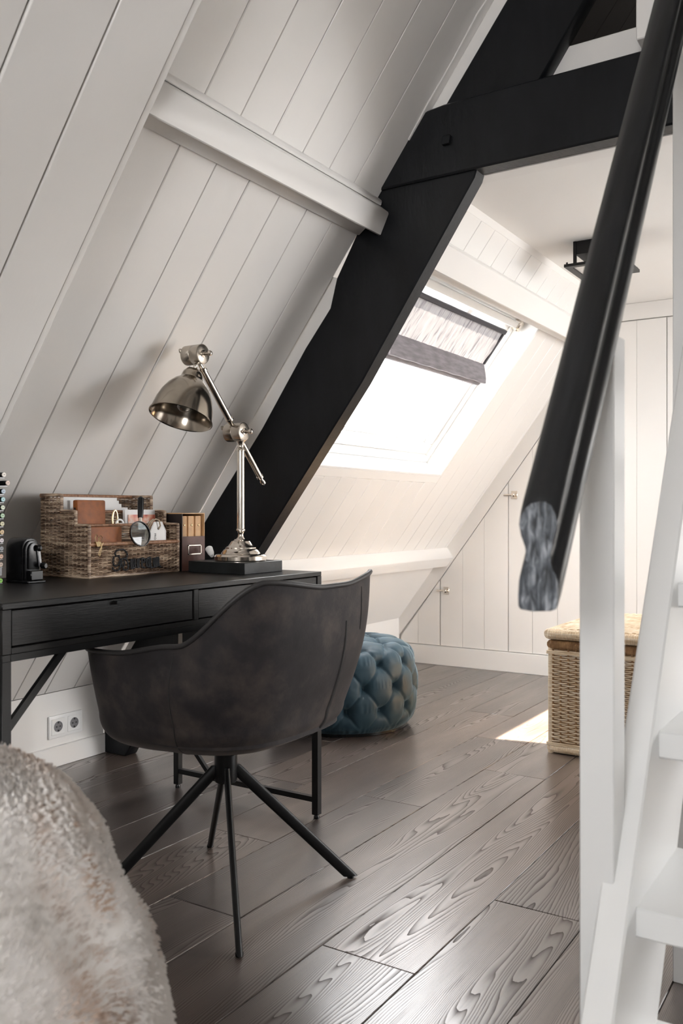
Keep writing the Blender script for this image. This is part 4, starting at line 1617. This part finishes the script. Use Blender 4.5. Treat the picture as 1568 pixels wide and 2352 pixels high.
obj('cord_plug', MB().tube([(-1.826, 2.120, LZ + .012), (-1.835, 2.125, LZ + .020), (-1.850, 2.132, LZ + .034), (-1.853, 2.133, LZ + .037)], [.006, .010, .012, .008], 12), M['whiteplastic'], lp, label='white tapered cord plug')

# pencil sharpener
sp = empty('pencil_sharpener', (-1.955, 1.515, ZD), 'black crank pencil sharpener left of the wicker organiser', 'sharpener')


SHP = lambda mb: setattr(mb, 'v', [V((-1.905 + (p.x + 1.905) * (.6 if p.x < -1.905 else .8), 1.478 + (p.y - 1.478) * .76, p.z)) for p in mb.v]) or mb


def arch(y0, y1, z0, z1, n=8, r=None):
    r = r or (y1 - y0) / 2
    pts = [(y0, z0), (y1, z0), (y1, z1 - r)]
    for i in range(1, n):
        q = pi / 2 * i / n
        pts.append((y1 - r + r * cos(q), z1 - r + r * sin(q)))
    pts.append((y1 - r, z1))
    pts.append((y0 + r, z1))
    for i in range(1, n):
        q = pi / 2 * i / n
        pts.append((y0 + r - r * sin(q), z1 - r + r * cos(q)))
    pts.append((y0, z1 - r))
    return pts


obj('body', SHP(MB().prism([(-2.02, a, b) for a, b in arch(1.478, 1.548, ZD + .006, ZD + .116, r=.028)], (.110, 0, 0))), M['blackplastic'], sp, bevel=0.004, seg=2)
obj('face_plate', SHP(MB().prism([(-1.910, a, b) for a, b in arch(1.484, 1.544, ZD + .006, ZD + .110, r=.026)], (.008, 0, 0))), M['blackplastic'], sp, bevel=0.003, seg=2)
obj('face_rim', SHP(MB().prism([(-1.902, a, b) for a, b in arch(1.494, 1.540, ZD + .036, ZD + .104, r=.021)], (.006, 0, 0))), M['blackplastic'], sp, bevel=0.002, seg=2)
obj('foot_plate', SHP(MB().box(-2.02, -1.880, 1.478, 1.552, ZD, ZD + .007)), M['blackplastic'], sp, bevel=0.002)
obj('tray', SHP(MB().box(-1.905, -1.886, 1.496, 1.546, ZD + .007, ZD + .032)), M['blackplastic'], sp, bevel=0.002)
ck = obj('crank', SHP(MB().prism([(-1.896, 1.524, ZD + .092), (-1.896, 1.538, ZD + .092), (-1.896, 1.546, ZD + .042), (-1.896, 1.534, ZD + .040)], (.006, 0, 0))), M['acryl'], sp, bevel=0.002)
obj('crank_nut', SHP(MB().lathe([(.009, 0), (.009, .006), (.005, .009), (.004, .012)], (-1.890, 1.530, ZD + .090), (1, 0, 0), 18)), M['steel'], ck)
obj('crank_knob', SHP(MB().lathe([(.006, 0), (.008, .004), (.008, .020), (.006, .024)], (-1.890, 1.540, ZD + .044), (1, 0, 0), 16)), M['blackplastic'], ck)

# marker rack
mr = empty('marker_rack', (-1.98, 1.39, ZD), 'smoky clear marker rack at the back left of the desk', 'rack')
RY = 1.4308
CAPS = [(235, 228, 218), (225, 200, 188), (170, 185, 200), (165, 205, 210), (205, 212, 190), (170, 200, 165), (200, 195, 160), (205, 175, 130), (205, 195, 200), (125, 128, 132), (200, 160, 135), (190, 168, 150), (125, 190, 60)]
CN = ['ivory', 'pale pink', 'grey blue', 'aqua', 'pale lime', 'mint green', 'olive cream', 'ochre', 'lilac white', 'mid grey', 'salmon', 'beige', 'bright green']
VV = [1091, 1110, 1129, 1147.5, 1166, 1184.5, 1203, 1222, 1241, 1259.5, 1277.5, 1296, 1333]
for i, c in enumerate(CAPS):
    z = CAM_H - (VV[i] - 1176) / 2038 * 2.2506
    if i == 12:
        z = ZD + .010
    dxx = (.012 if i == 1 else 0) - i * .0006
    x1 = -1.9177 + dxx
    y_ = RY + (.003 if i == 1 else 0) - .0004 * i
    m_ = plain('marker_cap_%d' % i, lin(c), .4)
    mk = empty('marker_pen', (x1, y_, z), 'marker pen with %s end cap in the rack at the picture edge' % CN[i], 'marker', 'markers in the rack')
    obj('barrel', MB().lathe([(.0061, -.125), (.0063, -.12), (.0063, -.002), (.0056, 0)], (x1, y_, z), (1, 0, 0), 18), M['blackplastic'], mk)
    obj('end_cap', MB().lathe([(.0058, -.001), (.0058, .0012), (.0052, .0018)], (x1, y_, z), (1, 0, 0), 20), m_, mk)
    obj('code', MB().obox((x1 + .0018, y_ - .0018, z - .0006), (.0002, 0, 0), (0, .0036, .0006), (0, 0, .0012)), M['ink'], mk)
    obj('shelf', MB().box(-2.045, x1 - .008, 1.30, RY + .0075, z - .0086, z - .0070), M['acryl'], mr)
obj('side', MB().box(-2.045, -1.945, RY + .0078, RY + .0092, ZD, 1.045), M['acryl'], mr)
obj('side', MB().box(-2.045, -1.945, 1.298, 1.30, ZD, 1.045), M['acryl'], mr)
obj('front_lip', MB().box(-1.944, -1.934, 1.34, RY + .006, ZD + .022, ZD + .042), M['acryl'], mr)

# ------------------------------------------------------------------ fur throw
FC = V((-.935, .535, 0))
RV = V((cos(PSI), sin(PSI), 0))
DV = V((-sin(PSI), cos(PSI), 0))
ft = empty('fur_throw', FC, 'cream faux fur throw heaped in the near corner in front of the desk', 'throw')


def furpt(u, v):
    a = u * 2 * pi
    # v 0 floor .. 1 top
    if v < .35:
        z = .25 * v / .35
        k = 1.0 + .03 * (1 - v / .35)
    else:
        q = (v - .35) / .65 * pi / 2
        z = .25 + .447 * sin(q)
        k = cos(q) ** .92
    rl, rd = .312, .36
    rad = V((RV * (rl * cos(a) * k) + DV * (rd * sin(a) * k)))
    p = FC + rad + V((0, 0, z))
    q_ = p * 5.0
    nrm = V((rad.x, rad.y, (z - .2) * .5))
    if nrm.length > 1e-6:
        nrm.normalize()
    d = .020 * noise.noise(q_) + .010 * noise.noise(p * 11) + .003 * noise.noise(p * 24)
    d -= .022 * max(0, 1 - abs(noise.noise(p * 3.1 + V((5, 1, 2)))) / .12)
    return p + nrm * d


mb = MB().grid(furpt, 150, 80, cu=True)
body = obj('fur_body', mb, M['fur'], ft, smooth=80, normals=False)
mb = MB()
for i in range(52000):
    u, v = RND.random(), .18 + .82 * RND.random() ** .8
    p = furpt(u, v)
    c = FC + V((0, 0, .15))
    nn = (p - c).normalized()
    fl = V((noise.noise(p * 5) * 1.2, noise.noise(p * 5 + V((9, 0, 0))) * 1.2, noise.noise(p * 5 + V((0, 9, 0))) - .55)) * .9
    fl -= nn * fl.dot(nn)
    dr_ = (nn * .42 + fl * 1.1 + V((RND.uniform(-.15, .15), RND.uniform(-.15, .15), RND.uniform(-.15, .15)))).normalized()
    L_ = RND.uniform(.006, .012)
    sd2 = dr_.cross(nn + V((.01, .02, 0))).normalized() * .0007
    b_ = len(mb.v)
    mb.v += [p - nn * .002 - sd2, p - nn * .002 + sd2, p + dr_ * L_ * .6 + nn * .002 + sd2 * .6, p + dr_ * L_ - V((0, 0, .003))]
    mb.f += [(b_, b_ + 1, b_ + 2), (b_, b_ + 2, b_ + 3)]
obj('pile', mb, M['fur'], ft, kind='stuff', smooth=0, normals=False)
